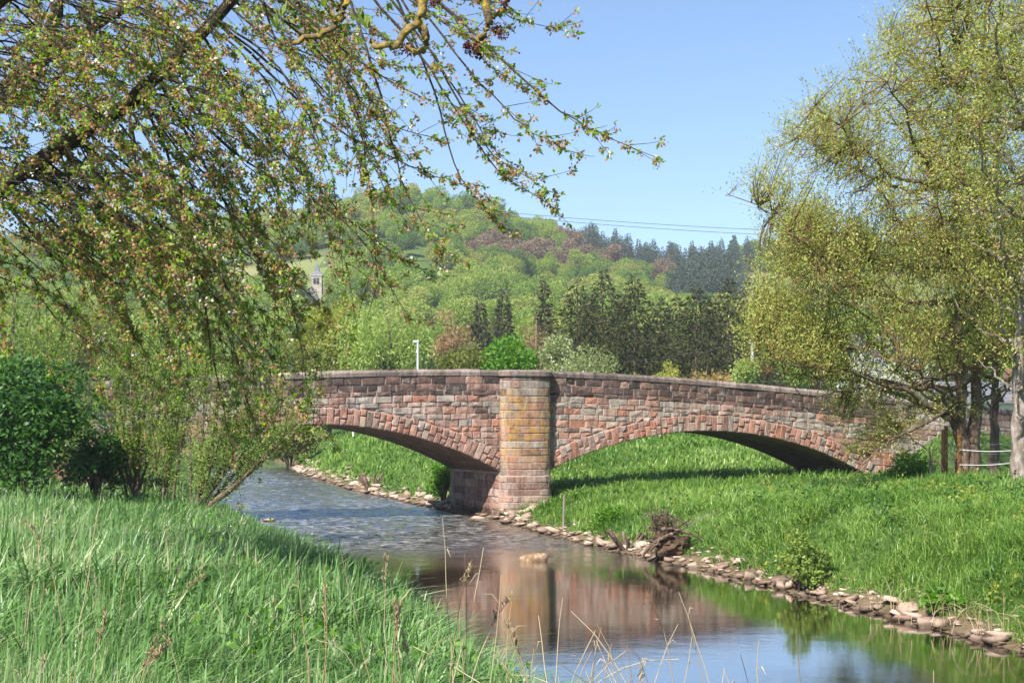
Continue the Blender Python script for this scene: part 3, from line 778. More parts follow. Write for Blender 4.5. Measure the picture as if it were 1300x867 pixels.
# pier: half-round cutwater pilaster, stone by stone, over a mortar core
def pier_pt(phi, z, off=0.0):
    hw, pr = HALF, 0.5
    k = sstep(1.75, 1.65, z) * 0.025 + sstep(0.9, 0.8, z) * 0.025
    cx, sx = math.cos(phi), math.sin(phi)
    e = 0.72
    s = (hw + k + off) * math.copysign(abs(cx) ** e, cx); q = -(pr + k + off) * abs(sx) ** e
    return s, q
def pier_core():
    g = Geo(); n = 24
    zs = [-0.8, 0.82, 0.9, 1.66, 1.76, top_z(0) - 0.24]
    for k in range(len(zs) - 1):
        for i in range(n):
            a, b = math.pi * i / n, math.pi * (i + 1) / n
            pts = [(pier_pt(a, zs[k], -0.002), zs[k]), (pier_pt(b, zs[k], -0.002), zs[k]), (pier_pt(b, zs[k + 1], -0.002), zs[k + 1]), (pier_pt(a, zs[k + 1], -0.002), zs[k + 1])]
            g.add([BL(p[0], p[1] + 0.004, z) for p, z in pts], [(3, 2, 1, 0)])
    return g.mesh('pier_core', M['mortar'])
put('pier_core', pier_core(), bridge)
z = -0.3
k = 0
zt = top_z(0) - 0.24
while z < zt - 0.1:
    h = rng.uniform(0.24, 0.33)
    if z + h > zt - 0.15: h = zt - z
    nst = rng.integers(4, 6)
    cuts = np.linspace(0, math.pi, nst + 1) + np.concatenate([[0], rng.normal(0, 0.12, nst - 1), [0]])
    if k % 2: cuts[1:-1] += 0.18
    for i in range(nst):
        a, b = cuts[i], cuts[i + 1]
        dep = top_z(0) - (z + h)
        if dep < 0.9: t = rng.choice([0.16, 0.28, 0.38, 0.70, 0.6, 0.9])
        elif z > 1.6: t = rng.choice([0.36, 0.40, 0.62, 0.66, 0.74, 0.98, 0.48, 0.28, 0.94], p=[.12, .12, .16, .12, .14, .12, .1, .06, .06])
        else: t = rng.choice([0.38, 0.62, 0.64, 0.98, 0.66, 0.30])
        g = Geo(); m = 4; pr = rng.uniform(0.004, 0.024)
        vs = []
        e = 0.011 / HALF; f_ = 0.012
        cols = np.linspace(a + e, b - e, m)
        for row, (zz, off) in enumerate(((z + f_, -0.03), (z + f_, pr * 0.4), (z + f_ + 0.025, pr + .006), (z + h - f_ - 0.025, pr + .006), (z + h - f_, pr * 0.4), (z + h - f_, -0.03))):
            for ci, ph in enumerate(cols):
                edge = 0.5 if ci in (0, m - 1) and row in (2, 3) else 1
                p = pier_pt(ph, z + h / 2, off * edge + (rng.normal(0, 0.004) if row in (2, 3) else 0))
                vs.append(BL(p[0], p[1], zz))
        fs = [(r0 * m + c0, (r0 + 1) * m + c0, (r0 + 1) * m + c0 + 1, r0 * m + c0 + 1) for r0 in range(5) for c0 in range(m - 1)]
        fs += [(0, m, 2 * m, 3 * m, 4 * m, 5 * m)[::-1], (m - 1, 2 * m - 1, 3 * m - 1, 4 * m - 1, 5 * m - 1, 6 * m - 1)]
        g.add(vs, fs, float(t + rng.normal(0, .012)))
        put('pier_stone', g.mesh('pier_stone', M['pier_stone']), bridge)
    z += h; k += 1
# rounded coping over the pier
g = Geo(); n = 18; zc = top_z(0)
rows = [(zc - 0.25, 0.03), (zc - 0.25, 0.09), (zc - 0.08, 0.10), (zc - 0.02, 0.05), (zc + 0.0, -0.05)]
vs = []
for zz, off in rows:
    for i in range(n + 1):
        p = pier_pt(math.pi * i / n, 3, off); vs.append(BL(p[0], p[1], zz))
fs = [(r0 * (n + 1) + i, (r0 + 1) * (n + 1) + i, (r0 + 1) * (n + 1) + i + 1, r0 * (n + 1) + i + 1) for r0 in range(4) for i in range(n)]
b = len(vs); vs += [BL(-HALF, 0.5, zc), BL(HALF, 0.5, zc), BL(-HALF, 0.5, zc - .25), BL(HALF, 0.5, zc - .25)]
fs += [tuple(list(range(4 * (n + 1), 5 * (n + 1))) + [b, b + 1]), (b, b + 2, b + 3, b + 1)]
g.add(vs, fs, 0.55)
put('coping_stone', g.mesh('pier_coping', M['coping']), bridge)
# squared stones on the pier's flanks under the arches
for side in (-1, 1):
    z = -0.3
    kk = 0
    while z < 1.8:
        h = min(rng.uniform(0.26, 0.33), 1.83 - z)
        if h < 0.08: break
        q = -0.02 + 0.0
        while q < BW - 0.05:
            L = rng.uniform(0.5, 1.0); q1 = min(q + L, BW - 0.02)
            if BW - q1 < 0.2: q1 = BW - 0.02
            t = float(rng.choice([0.30, 0.38, 0.62, 0.64, 0.28]))
            fr = lambda qq, out, zz, side=side: BL(side * (HALF - out), qq, zz)
            put('pier_stone', stone_geo([(q, z), (q1, z), (q1, z + h), (q, z + h)], 0.02 + rng.uniform(0, .012), 0.05, t, frame=fr).mesh('pier_flank_stone', M['pier_stone']), bridge)
            q = q1
        z += h; kk += 1
#--REST--
# ------------------------------------------------------------------ wooded hill (one far mass per kind)
def lobed_leaves(rng, n, rx, rz, lobes, leaf, zc, flat=0.6, droop=0.0, shell=0.5, w=0.6):
    """leaf quads on a crown made of many uneven clumps"""
    th = rng.uniform(0, 2 * np.pi, lobes); u = rng.uniform(-0.75, 1, lobes)
    rad = rng.uniform(0.35, 0.8, lobes)
    lc = np.stack([np.cos(th) * np.sqrt(np.maximum(1 - u * u * 0.8, 0)) * rad * rx, np.sin(th) * np.sqrt(np.maximum(1 - u * u * 0.8, 0)) * rad * rx, u * rad * rz + zc], -1)
    lr = rng.uniform(0.26, 0.46, lobes) * rx
    pick = rng.choice(lobes, n, p=lr ** 2 / (lr ** 2).sum())
    d = unit(rng.normal(size=(n, 3)))
    rr = lr[pick] * (shell + (1 - shell) * rng.random(n)) * rng.uniform(0.85, 1.25, n)
    c = lc[pick] + d * rr[:, None] * np.array([1, 1, min(1.0, rz / rx)])
    dirs = d * 0.7 + rng.normal(size=(n, 3)) * 0.8 + np.array([0, 0, -droop])
    L = leaf * rng.uniform(0.6, 1.35, n)
    v, f = leaf_quads(c, dirs, L, L * w, rng)
    tl = rng.normal(0, 0.16, lobes)
    t = np.clip(0.5 + tl[pick] + rng.normal(0, 0.2, n), 0, 1)
    return v, f, np.repeat(t, 4), lc, lr

def spruce_leaves(rng, n, height, rad, leaf, z0=0.06):
    k = n
    zf = z0 + (1 - z0) * (1 - np.sqrt(rng.random(k)))
    layer = np.round(zf * height / 0.55) * 0.55 / height
    zf = layer * 0.3 + zf * 0.7
    th = rng.uniform(0, 2 * np.pi, k)
    nb = 9
    th = (np.round(th / (2 * np.pi) * nb + layer * 37) - layer * 37) * 2 * np.pi / nb + rng.normal(0, 0.16, k)
    prof = 1.75 * rad * np.clip(1.0 - zf, 0, 1) ** 0.9 * (0.55 + 0.75 * hash2(np.round(th * 3), np.round(layer * 40), 3 + int(height * 10)))
    rr = prof * rng.random(k) ** 0.5
    z = zf * height - rr * 0.22 + 0.25 * (rr / np.maximum(prof, 0.01)) ** 3 * 0.5
    c = np.stack([np.cos(th) * rr, np.sin(th) * rr, z], -1)
    d = np.stack([np.cos(th), np.sin(th), -0.5 + 0 * th], -1) + rng.normal(size=(k, 3)) * 0.45
    L = leaf * rng.uniform(0.6, 1.3, k)
    v, f = leaf_quads(c, d, L, L * 0.42, rng)
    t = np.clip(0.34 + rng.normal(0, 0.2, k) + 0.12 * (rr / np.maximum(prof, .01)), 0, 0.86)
    return v, f, np.repeat(t, 4)

def wood(name, label, protos, pts, scl, rot):
    src = bpy.data.collections.new(name + '_source')
    for i, me in enumerate(protos):
        src.objects.link(bpy.data.objects.new('%s_tree_%02d' % (name, i), me))
    me = bpy.data.meshes.new(name)
    me.vertices.add(len(pts)); me.vertices.foreach_set('co', np.ascontiguousarray(pts, dtype=np.float32).ravel())
    a = me.attributes.new('tree_scale', 'FLOAT_VECTOR', 'POINT'); a.data.foreach_set('vector', np.ascontiguousarray(scl, dtype=np.float32).ravel())
    a = me.attributes.new('tree_turn', 'FLOAT_VECTOR', 'POINT'); a.data.foreach_set('vector', np.ascontiguousarray(np.stack([0 * rot, 0 * rot, rot], -1), dtype=np.float32).ravel())
    o = put(name, me)
    ng = bpy.data.node_groups.new(name, 'GeometryNodeTree')
    ng.interface.new_socket('Geometry', in_out='INPUT', socket_type='NodeSocketGeometry')
    ng.interface.new_socket('Geometry', in_out='OUTPUT', socket_type='NodeSocketGeometry')
    gi = ng.nodes.new('NodeGroupInput'); go = ng.nodes.new('NodeGroupOutput')
    ci = ng.nodes.new('GeometryNodeCollectionInfo'); ci.inputs['Collection'].default_value = src
    ci.inputs['Separate Children'].default_value = True; ci.inputs['Reset Children'].default_value = True
    ip = ng.nodes.new('GeometryNodeInstanceOnPoints'); ip.inputs['Pick Instance'].default_value = True
    na = ng.nodes.new('GeometryNodeInputNamedAttribute'); na.data_type = 'FLOAT_VECTOR'; na.inputs['Name'].default_value = 'tree_scale'
    nb = ng.nodes.new('GeometryNodeInputNamedAttribute'); nb.data_type = 'FLOAT_VECTOR'; nb.inputs['Name'].default_value = 'tree_turn'
    L = ng.links
    L.new(gi.outputs[0], ip.inputs['Points']); L.new(ci.outputs[0], ip.inputs['Instance'])
    L.new(na.outputs[0], ip.inputs['Scale']); L.new(nb.outputs[0], ip.inputs['Rotation'])
    L.new(ip.outputs[0], go.inputs[0])
    md = o.modifiers.new('trees', 'NODES'); md.node_group = ng
    tag(o, label, kind='stuff')
    return o

rng = np.random.default_rng(21)
def broad_proto(mat, n=5600, leaf=0.42, rx=4.6, rz=4.6):
    v, f, t, _, _ = lobed_leaves(rng, n, rx, rz, 13, leaf, 6.6, w=0.75, shell=0.82)
    return np_mesh('crown', v, f, mat, t)
def fir_proto(mat):
    v, f, t = spruce_leaves(rng, 3000, 18.0, 3.1, 0.75, 0.1)
    return np_mesh('crown', v, f, mat, t)
n = 2700
upx = rng.uniform(-160, 1460, n); uY = np.sqrt(rng.uniform(235 ** 2, 680 ** 2, n))
# spread evenly over the ground
wX = (upx - 650) / F * uY
wpx = upx
wr = sstep(850, 950, wpx)
keep = (uY < 655) | (wr > 0.5)
field = (wpx > 935) & (uY > 478) & (uY < 668)
field |= (wpx > 255) & (wpx < 425) & (uY > 425) & (uY < 520)
field |= (wpx > 925) & (uY > 330) & (uY < 480)
field |= (wpx > 380) & (wpx < 426) & (uY > 325) & (uY < 520)
keep &= ~field
wob = (fbm(wX * 0.02, uY * 0.02, 8) - 0.5)
fir = ((wpx > 738 + 60 * wob) & (wpx < 965) & (uY > 575 + 90 * wob)) | ((wpx > 845 + 60 * wob) & (wpx < 975) & (uY > 420 + 60 * wob))
brown = (~fir) & (wpx > 695 + 80 * wob) & (wpx < 860) & (uY > 525 + 60 * wob)
brown |= (~fir) & (fbm(wX * 0.012, uY * 0.012, 77) > 0.76)
pale = (~fir) & (~brown) & (uY < 400 + 130 * wob)
green = ~(fir | brown | pale)
def pick(mask, frac=1.0):
    m = mask & keep & (rng.random(n) < frac)
    X, Y = wX[m], uY[m]
    return np.stack([X, Y, gz(X, Y) - 0.5], -1)
def scl_for(p, lo, hi):
    s = rng.uniform(lo, hi, len(p)); return np.stack([s * rng.uniform(0.85, 1.2, len(p)), s * rng.uniform(0.85, 1.2, len(p)), s], -1)
p = pick(green, 0.9)
# a second wooded ridge beyond the field, its hedge, and a fringe on the crest
hx = rng.uniform(900, 1460, 420); hY = rng.uniform(770, 960, 420); X = (hx - 650) / F * hY
ridge = np.stack([X, hY, gz(X, hY) - 0.5], -1)
hx = rng.uniform(930, 1460, 130); hY = rng.uniform(668, 720, 130); X = (hx - 650) / F * hY
hedge = np.stack([X, hY, gz(X, hY) - 4.0], -1)
p = np.vstack([p, ridge, hedge])
wood('broadleaf_wood', 'fresh green broadleaf wood covering the hill behind the bridge', [broad_proto(M['wood_green']) for _ in range(5)], p, scl_for(p, 0.6, 1.3), rng.uniform(0, 6.28, len(p)))
p = pick(pale, 0.8)
wood('pale_wood', 'pale yellow-green trees along the foot of the hill', [broad_proto(M['wood_pale']) for _ in range(4)], p, scl_for(p, 0.6, 1.3), rng.uniform(0, 6.28, len(p)))
p = pick(brown, 0.95)
wood('bare_wood', 'brown still leafless wood on the hill flank', [broad_proto(M['wood_brown'], 3600, 0.45, 3.8, 5.0) for _ in range(3)], p, scl_for(p, 0.85, 1.35), rng.uniform(0, 6.28, len(p)))
p = pick(fir, 1.0)
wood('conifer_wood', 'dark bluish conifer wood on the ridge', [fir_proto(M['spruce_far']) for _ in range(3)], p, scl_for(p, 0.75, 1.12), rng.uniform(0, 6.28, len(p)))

# ------------------------------------------------------------------ single trees behind the bridge
def crown_tree(name, label, cat, px, ytop, Y, wpx, mat, bark='bark_brown', n=5000, leaf=0.22, lobes=26, clear=0.18, group=None, seed=1, droop=0.0, w=0.6, shell=0.5, basez=None):
    r = np.random.default_rng(seed)
    X = (px - 650) / F * Y
    zb = float(gz(X, Y)) if basez is None else basez
    zt = CAMZ + (HOR - ytop) / F * Y
    H = zt - zb; rx = wpx / F * Y / 2
    root = empty(name, (X, Y, zb)); tag(root, label, cat, group)
    zc = H * (clear + (1 - clear) * 0.5); rz = H * (1 - clear) * 0.5
    v, f, t, lc, lr = lobed_leaves(r, n, rx * 0.95, rz * 0.88, lobes, leaf, zc, droop=droop, w=w, shell=shell)
    put('crown', np_mesh('crown', v, f, mat, t), root)
    T = Tubes(); r0 = max(0.09, H * 0.018)
    T.add(catmull([(0, 0, -0.3), (r.normal(0, .1), r.normal(0, .1), H * 0.3), (r.normal(0, .2), r.normal(0, .2), H * 0.6), (0, 0, H * 0.86)], 10), np.linspace(r0, r0 * 0.2, 10), 7)
    for c in lc[: min(22, len(lc))]:
        z0 = max(c[2] * 0.45, H * 0.12)
        T.add(catmull([(0, 0, z0), (c[0] * 0.45, c[1] * 0.45, z0 + (c[2] - z0) * 0.6), c], 6), np.linspace(r0 * 0.45, r0 * 0.1, 6), 5)
    put('trunk', T.mesh('trunk', M[bark]), root)
    return root

def spruce_tree(label, px, ytop, Y, wpx, seed, mat='spruce', n=10500, group='dark spruces behind the bridge', leaf=0.34):
    r = np.random.default_rng(seed)
    X = (px - 650) / F * Y; zb = float(gz(X, Y)); H = CAMZ + (HOR - ytop) / F * Y - zb
    root = empty('spruce_tree', (X, Y, zb)); tag(root, label, 'tree', group)
    v, f, t = spruce_leaves(r, n, H, wpx / F * Y / 2, leaf)
    v[:, :2] += np.stack([fbm(v[:, 2] * .5, v[:, 0] * .2, seed) - .5, fbm(v[:, 2] * .5, v[:, 1] * .2, seed + 9) - .5], -1) * 0.9
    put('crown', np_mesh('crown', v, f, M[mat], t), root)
    T = Tubes(); T.add([(0, 0, -0.3), (0, 0, H * 0.5), (0, 0, H * 0.97)], [H * 0.016, H * 0.009, 0.02], 7)
    for k in range(26):
        a = r.uniform(0, 6.28); z = r.uniform(0.12, 0.85) * H; L = wpx / F * Y / 2 * (1 - z / H) * 0.9
        T.add([(0, 0, z), (math.cos(a) * L * .5, math.sin(a) * L * .5, z - 0.05 * L), (math.cos(a) * L, math.sin(a) * L, z - 0.18 * L)], [0.06, 0.04, 0.015], 4)
    put('trunk', T.mesh('trunk', M['bark_brown']), root)

spruce_tree('broad dark spruce at the left end of the spruce row, beside the brown bare tree', 733, 354, 128, 128, 1)
spruce_tree('tall spruce, second from the left in the row', 765, 339, 134, 130, 2)
spruce_tree('brownish pointed spruce, third from the left, standing well forward in the row', 806, 347, 122, 116, 3)
spruce_tree('thin spruce tucked behind between the brownish ones', 838, 376, 140, 100, 4)
spruce_tree('wide spruce with brownish tips at the middle right of the row', 884, 361, 124, 140, 5)
spruce_tree('dense spruce, second from the right end of the row', 924, 349, 132, 120, 6)
spruce_tree('spruce at the right end of the row, half behind the willow', 958, 345, 138, 124, 7)
spruce_tree('spruce top showing behind the gap between the first two of the row', 749, 366, 150, 100, 11)
spruce_tree('spruce top showing behind the gap right of the second one', 786, 372, 148, 100, 12)
spruce_tree('spruce top showing behind the wide brownish-tipped one', 862, 372, 150, 110, 13)
spruce_tree('spruce top showing behind the gap left of the second last', 905, 374, 149, 110, 14)
spruce_tree('small dark spruce far behind, left of its close twin', 609, 372, 190, 40, 8, n=3500, leaf=0.7, group='small far spruces')
spruce_tree('small dark spruce far behind, right of its close twin', 637, 363, 195, 42, 9, n=3500, leaf=0.7, group='small far spruces')
spruce_tree('lone grey-green spruce standing left of the spruce row', 692, 350, 185, 34, 10, n=3000, leaf=0.7, group='small far spruces')

crown_tree('willow_tree', 'large pale green willow behind the left arch of the bridge', 'tree', 490, 372, 118, 132, M['pale_leaf'], n=9000, leaf=0.28, lobes=30, seed=31, droop=0.5, w=0.4)
crown_tree('young_tree', 'yellow-green young tree left of the pale willow, below the church', 'tree', 418, 356, 126, 96, M['yellow_leaf'], n=5000, leaf=0.28, lobes=26, seed=32, shell=0.2)
crown_tree('olive_tree', 'low olive green tree right of the lamp post behind the parapet', 'tree', 583, 425, 98, 74, M['olive_leaf'], n=4500, leaf=0.22, seed=33)
crown_tree('maple_tree', 'bright green maple just left of the pier, behind the parapet', 'tree', 640, 406, 102, 88, M['bright_leaf'], n=6000, leaf=0.26, seed=34)
crown_tree('bare_tree', 'tan leafless tree between the maple and the spruces', 'tree', 681, 384, 150, 66, M['bare_leaf'], 'twig_tan', n=2800, leaf=0.32, seed=35, w=0.16, shell=0.1)
crown_tree('brown_tree', 'brown budding tree behind the pale willow', 'tree', 575, 372, 165, 62, M['bare_leaf'], 'twig_tan', n=3500, leaf=0.4, seed=36, w=0.3)
crown_tree('pear_tree', 'whitish flowering pear tree right above the pier', 'tree', 707, 402, 116, 62, M['pear_leaf'], n=5000, leaf=0.22, seed=37)
crown_tree('pear_tree', 'low whitish green bush right of the flowering pear', 'tree', 752, 432, 112, 96, M['pear_leaf'], n=6000, leaf=0.2, seed=38)
crown_tree('shrub', 'yellow-green shrub behind the parapet below the spruces', 'shrub', 848, 452, 114, 50, M['yellow_leaf'], n=2600, leaf=0.21, seed=39, shell=0.2)
crown_tree('shrub', 'reddish tan shrub behind the parapet, left of the telegraph pole', 'shrub', 898, 450, 113, 74, M['rust_leaf'], n=3200, leaf=0.21, seed=40, shell=0.2)
crown_tree('shrub', 'light green shrub at the foot of the telegraph pole', 'shrub', 945, 442, 115, 50, M['pale_leaf'], n=2600, leaf=0.21, seed=41)
crown_tree('shrub', 'pale shrub peeping over the parapet below the third spruce', 'shrub', 800, 460, 112, 36, M['pale_leaf'], n=1600, leaf=0.21, seed=42, shell=0.2)
crown_tree('blossom_tree', 'white blossoming tree behind the willow branches', 'tree', 1128, 440, 84, 130, M['white_bloom'], n=9000, leaf=0.17, lobes=34, seed=43, w=0.8)
for i, (px, yt, Y, w, m, lab) in enumerate([
        (20, 340, 120, 190, 'shrub_leaf', 'broad green tree at the left edge, seen through the cherry twigs'),
        (130, 350, 128, 150, 'olive_leaf', 'olive green tree behind the cherry, right of the broad one'),
        (225, 365, 122, 140, 'pale_leaf', 'pale green tree behind the middle of the cherry'),
        (318, 372, 182, 120, 'shrub_leaf', 'green tree behind the cherry just left of the young yellow-green one'),
        (385, 415, 122, 90, 'olive_leaf', 'low olive tree directly above the left end of the parapet'),
        (1040, 395, 120, 110, 'shrub_leaf', 'green tree behind the left part of the willow'),
        (1210, 372, 118, 150, 'olive_leaf', 'olive tree behind the willow, right of the white house'),
        (1310, 365, 112, 150, 'pale_leaf', 'pale tree behind the willow at the right edge')]):
    crown_tree('broadleaf_tree', lab, 'tree', px, yt, Y, w, M[m], n=5200, leaf=0.3, seed=60 + i)

# ------------------------------------------------------------------ right-hand willows
def willow(label, base, top, polys, nclus, leaves, seed, fork=1, r0=0.45, bark='bark_brown', depth=(4.0,), lean=(0, 0), extra=()):
    """crown laid out as clumps filling an outline seen from the river, with real depth behind it"""
    r = np.random.default_rng(seed)
    base = np.asarray(base, dtype=float)
    root = empty('willow_tree', base); tag(root, label, 'tree', 'willows on the right bank')
    T = Tubes()
    stems = []
    for k in range(fork):
        off = np.array([(k - (fork - 1) / 2) * 0.44, 0.12 * k, 0])
        tp = np.asarray(top, dtype=float) + np.array([(k - (fork - 1) / 2) * 1.4, (k - 0.5) * 1.5 * (fork > 1), 0])
        path = catmull([base + off + [0, 0, -0.4], base + off * 1.05 + [0, 0, 2.2], base * 0.6 + tp * 0.4 + off, tp], 22)
        path[2:] += r.normal(0, 0.05, (20, 3))
        rad = np.linspace(1, 0.12, 22) ** 1.1 * r0; rad[0] *= 1.25
        T.add(path, rad, 12, rough=0.06, rng=r); stems.append(path)
    C0 = []
    for poly, share, dep in polys:
        k = int(nclus * share)
        p = poly_points(r, poly, k)
        Y = base[1] + r.normal(0, 1, k) * dep
        Y = np.clip(Y, base[1] - 2 * dep, base[1] + 2 * dep)
        C0.append(np.stack([(p[:, 0] - 650) / F * base[1], Y, CAMZ + (HOR - p[:, 1]) / F * base[1]], -1))
    C0 = np.vstack(C0)
    # limbs: gather clumps round a few leaders so that gaps stay between them
    nl = 46
    pickd = [int(r.integers(len(C0)))]; dist = np.linalg.norm(C0 - C0[pickd[0]], axis=1)
    for _ in range(nl - 1):                       # leaders spread evenly through the crown
        pickd.append(int(np.argmax(dist * r.uniform(0.8, 1.0, len(dist))))); dist = np.minimum(dist, np.linalg.norm(C0 - C0[pickd[-1]], axis=1))
    lead = C0[pickd]
    allp = np.vstack(stems)
    limbs = []
    for e in lead:
        d = np.linalg.norm(allp - e, axis=1) + 4.0 * np.maximum(allp[:, 2] - e[2] + 1.5, 0)
        s = allp[np.argmin(d + r.uniform(0, 1.2, len(d)))]
        L = np.linalg.norm(e - s)
        path = catmull([s, s * 0.55 + e * 0.45 + [0, 0, (-0.10 if e[2] > 6.5 else 0.06) * L], e], 14); path[1:-1] += r.normal(0, 0.06, (12, 3))
        T.add(path, np.linspace(0.035 + 0.011 * L, 0.014, 14), 5); limbs.append(path)
    for path in extra:
        path = catmull(path, 22); path[1:] += r.normal(0, 0.03, (21, 3))
        T.add(path, np.linspace(0.075, 0.016, 22), 6); limbs.append(path[5:])
    lp = np.vstack(limbs)
    put('trunk', T.mesh('trunk', M[bark], origin=base), root)
    T2 = Tubes()
    cs = []; ds = []; ts = []
    for e in C0:
        j = np.argmin(np.linalg.norm(lp - e, axis=1))
        s = lp[j]; L = np.linalg.norm(e - s)
        e2 = e if L < 3.2 else s + (e - s) * 3.2 / L
        path = catmull([s, (s + e2) / 2 + r.normal(0, 0.15, 3), e2], 7)
        T2.add(path[::2], np.linspace(0.022, 0.007, 4), 3)
        tone = r.normal(0, 0.13)
        up = unit(np.array([r.normal(0, 0.5), r.normal(0, 0.5), 1.1 if e[2] > 5.5 else 0.1]))
        for q in range(4):
            a = path[r.integers(2, 7)]
            d = unit(up + r.normal(0, 0.5, 3)); L2 = r.uniform(0.5, 1.3)
            tw = a + d * np.linspace(0, L2, 3)[:, None] + np.array([0, 0, -0.08]) * (np.linspace(0, 1, 3) ** 2 * L2)[:, None]
            T2.add(tw, np.linspace(0.006, 0.003, 3), 3) if q < 2 else None
            k = leaves // 4
            u = r.random(k)
            cs.append(a + d * (u * L2)[:, None] + np.array([0, 0, -0.08]) * (u ** 2 * L2)[:, None] + r.normal(0, 0.09, (k, 3)))
            ds.append(d + r.normal(0, 0.8, (k, 3))); ts.append(np.clip(0.45 + tone + r.normal(0, 0.14, k), 0, 1))
    put('twig_mass', T2.mesh('twigs', M['bark_olive'], origin=base), root)['kind'] = 'stuff'
    cs = np.vstack(cs); ds = np.vstack(ds); ts = np.concatenate(ts)
    L = r.uniform(0.06, 0.125, len(cs))
    v, f = leaf_quads(cs - base, ds, L, L * 0.42, r)
    put('crown', np_mesh('crown', v, f, M['willow_leaf'], np.repeat(ts, 4)), root)
    return root

def at_ground(px, Y):
    X = (px - 650) / F * Y
    return np.array([X, Y, float(gz(X, Y))])
bA = at_ground(1230, 47.5); bB = at_ground(1293, 42.0); bC = at_ground(1262, 58.0)
polyTop = [(1165, -10), (1120, 35), (1092, 90), (1058, 112), (1000, 150), (955, 200), (950, 245), (972, 262), (1005, 285), (1100, 310), (1350, 300), (1360, -60), (1180, -60)]
polyMid = [(1010, 265), (968, 320), (957, 400), (952, 450), (975, 468), (1030, 480), (1060, 488), (1140, 478), (1200, 470), (1350, 450), (1350, 290), (1090, 290)]
polyLow = [(1040, 500), (1050, 545), (1085, 590), (1120, 570), (1180, 530), (1240, 520), (1200, 495)]
willow('double-stemmed willow with yellow-green leaves, inside the white tape fence', bA, P(1235, -60, 48.5),
       [(polyTop, 0.46, 2.6), (polyMid, 0.40, 2.4), (polyLow, 0.04, 0.5), ([(1005, 285), (968, 330), (958, 400), (952, 452), (985, 470), (1070, 480), (1080, 290)], 0.10, 1.2)], 3900, 46, 5, fork=2, r0=0.30,
       extra=[[P(1228, 500, 47.5), P(1190, 530, 47), P(1130, 560, 46.4), P(1082, 602, 46)], [P(1228, 470, 47.5), P(1150, 490, 47), P(1080, 495, 46.5), P(1020, 505, 46)], [P(1230, 420, 47.5), P(1120, 440, 47), P(1030, 440, 47), P(965, 430, 47)]])
polyB = [(1230, -60), (1190, 60), (1180, 200), (1200, 330), (1240, 400), (1265, 470), (1400, 500), (1420, -60)]
willow('pale-barked willow at the right edge of the picture', bB, P(1310, -90, 42), [(polyB, 1.0, 1.8)], 900, 48, 6, r0=0.26, bark='bark_grey')
polyC = [(1150, 130), (1120, 250), (1110, 380), (1160, 470), (1250, 480), (1340, 470), (1380, 300), (1330, 120)]
willow('slimmer willow standing behind the fence near the bridge end', bC, P(1266, 90, 58), [(polyC, 1.0, 1.8)], 420, 56, 8, r0=0.26)

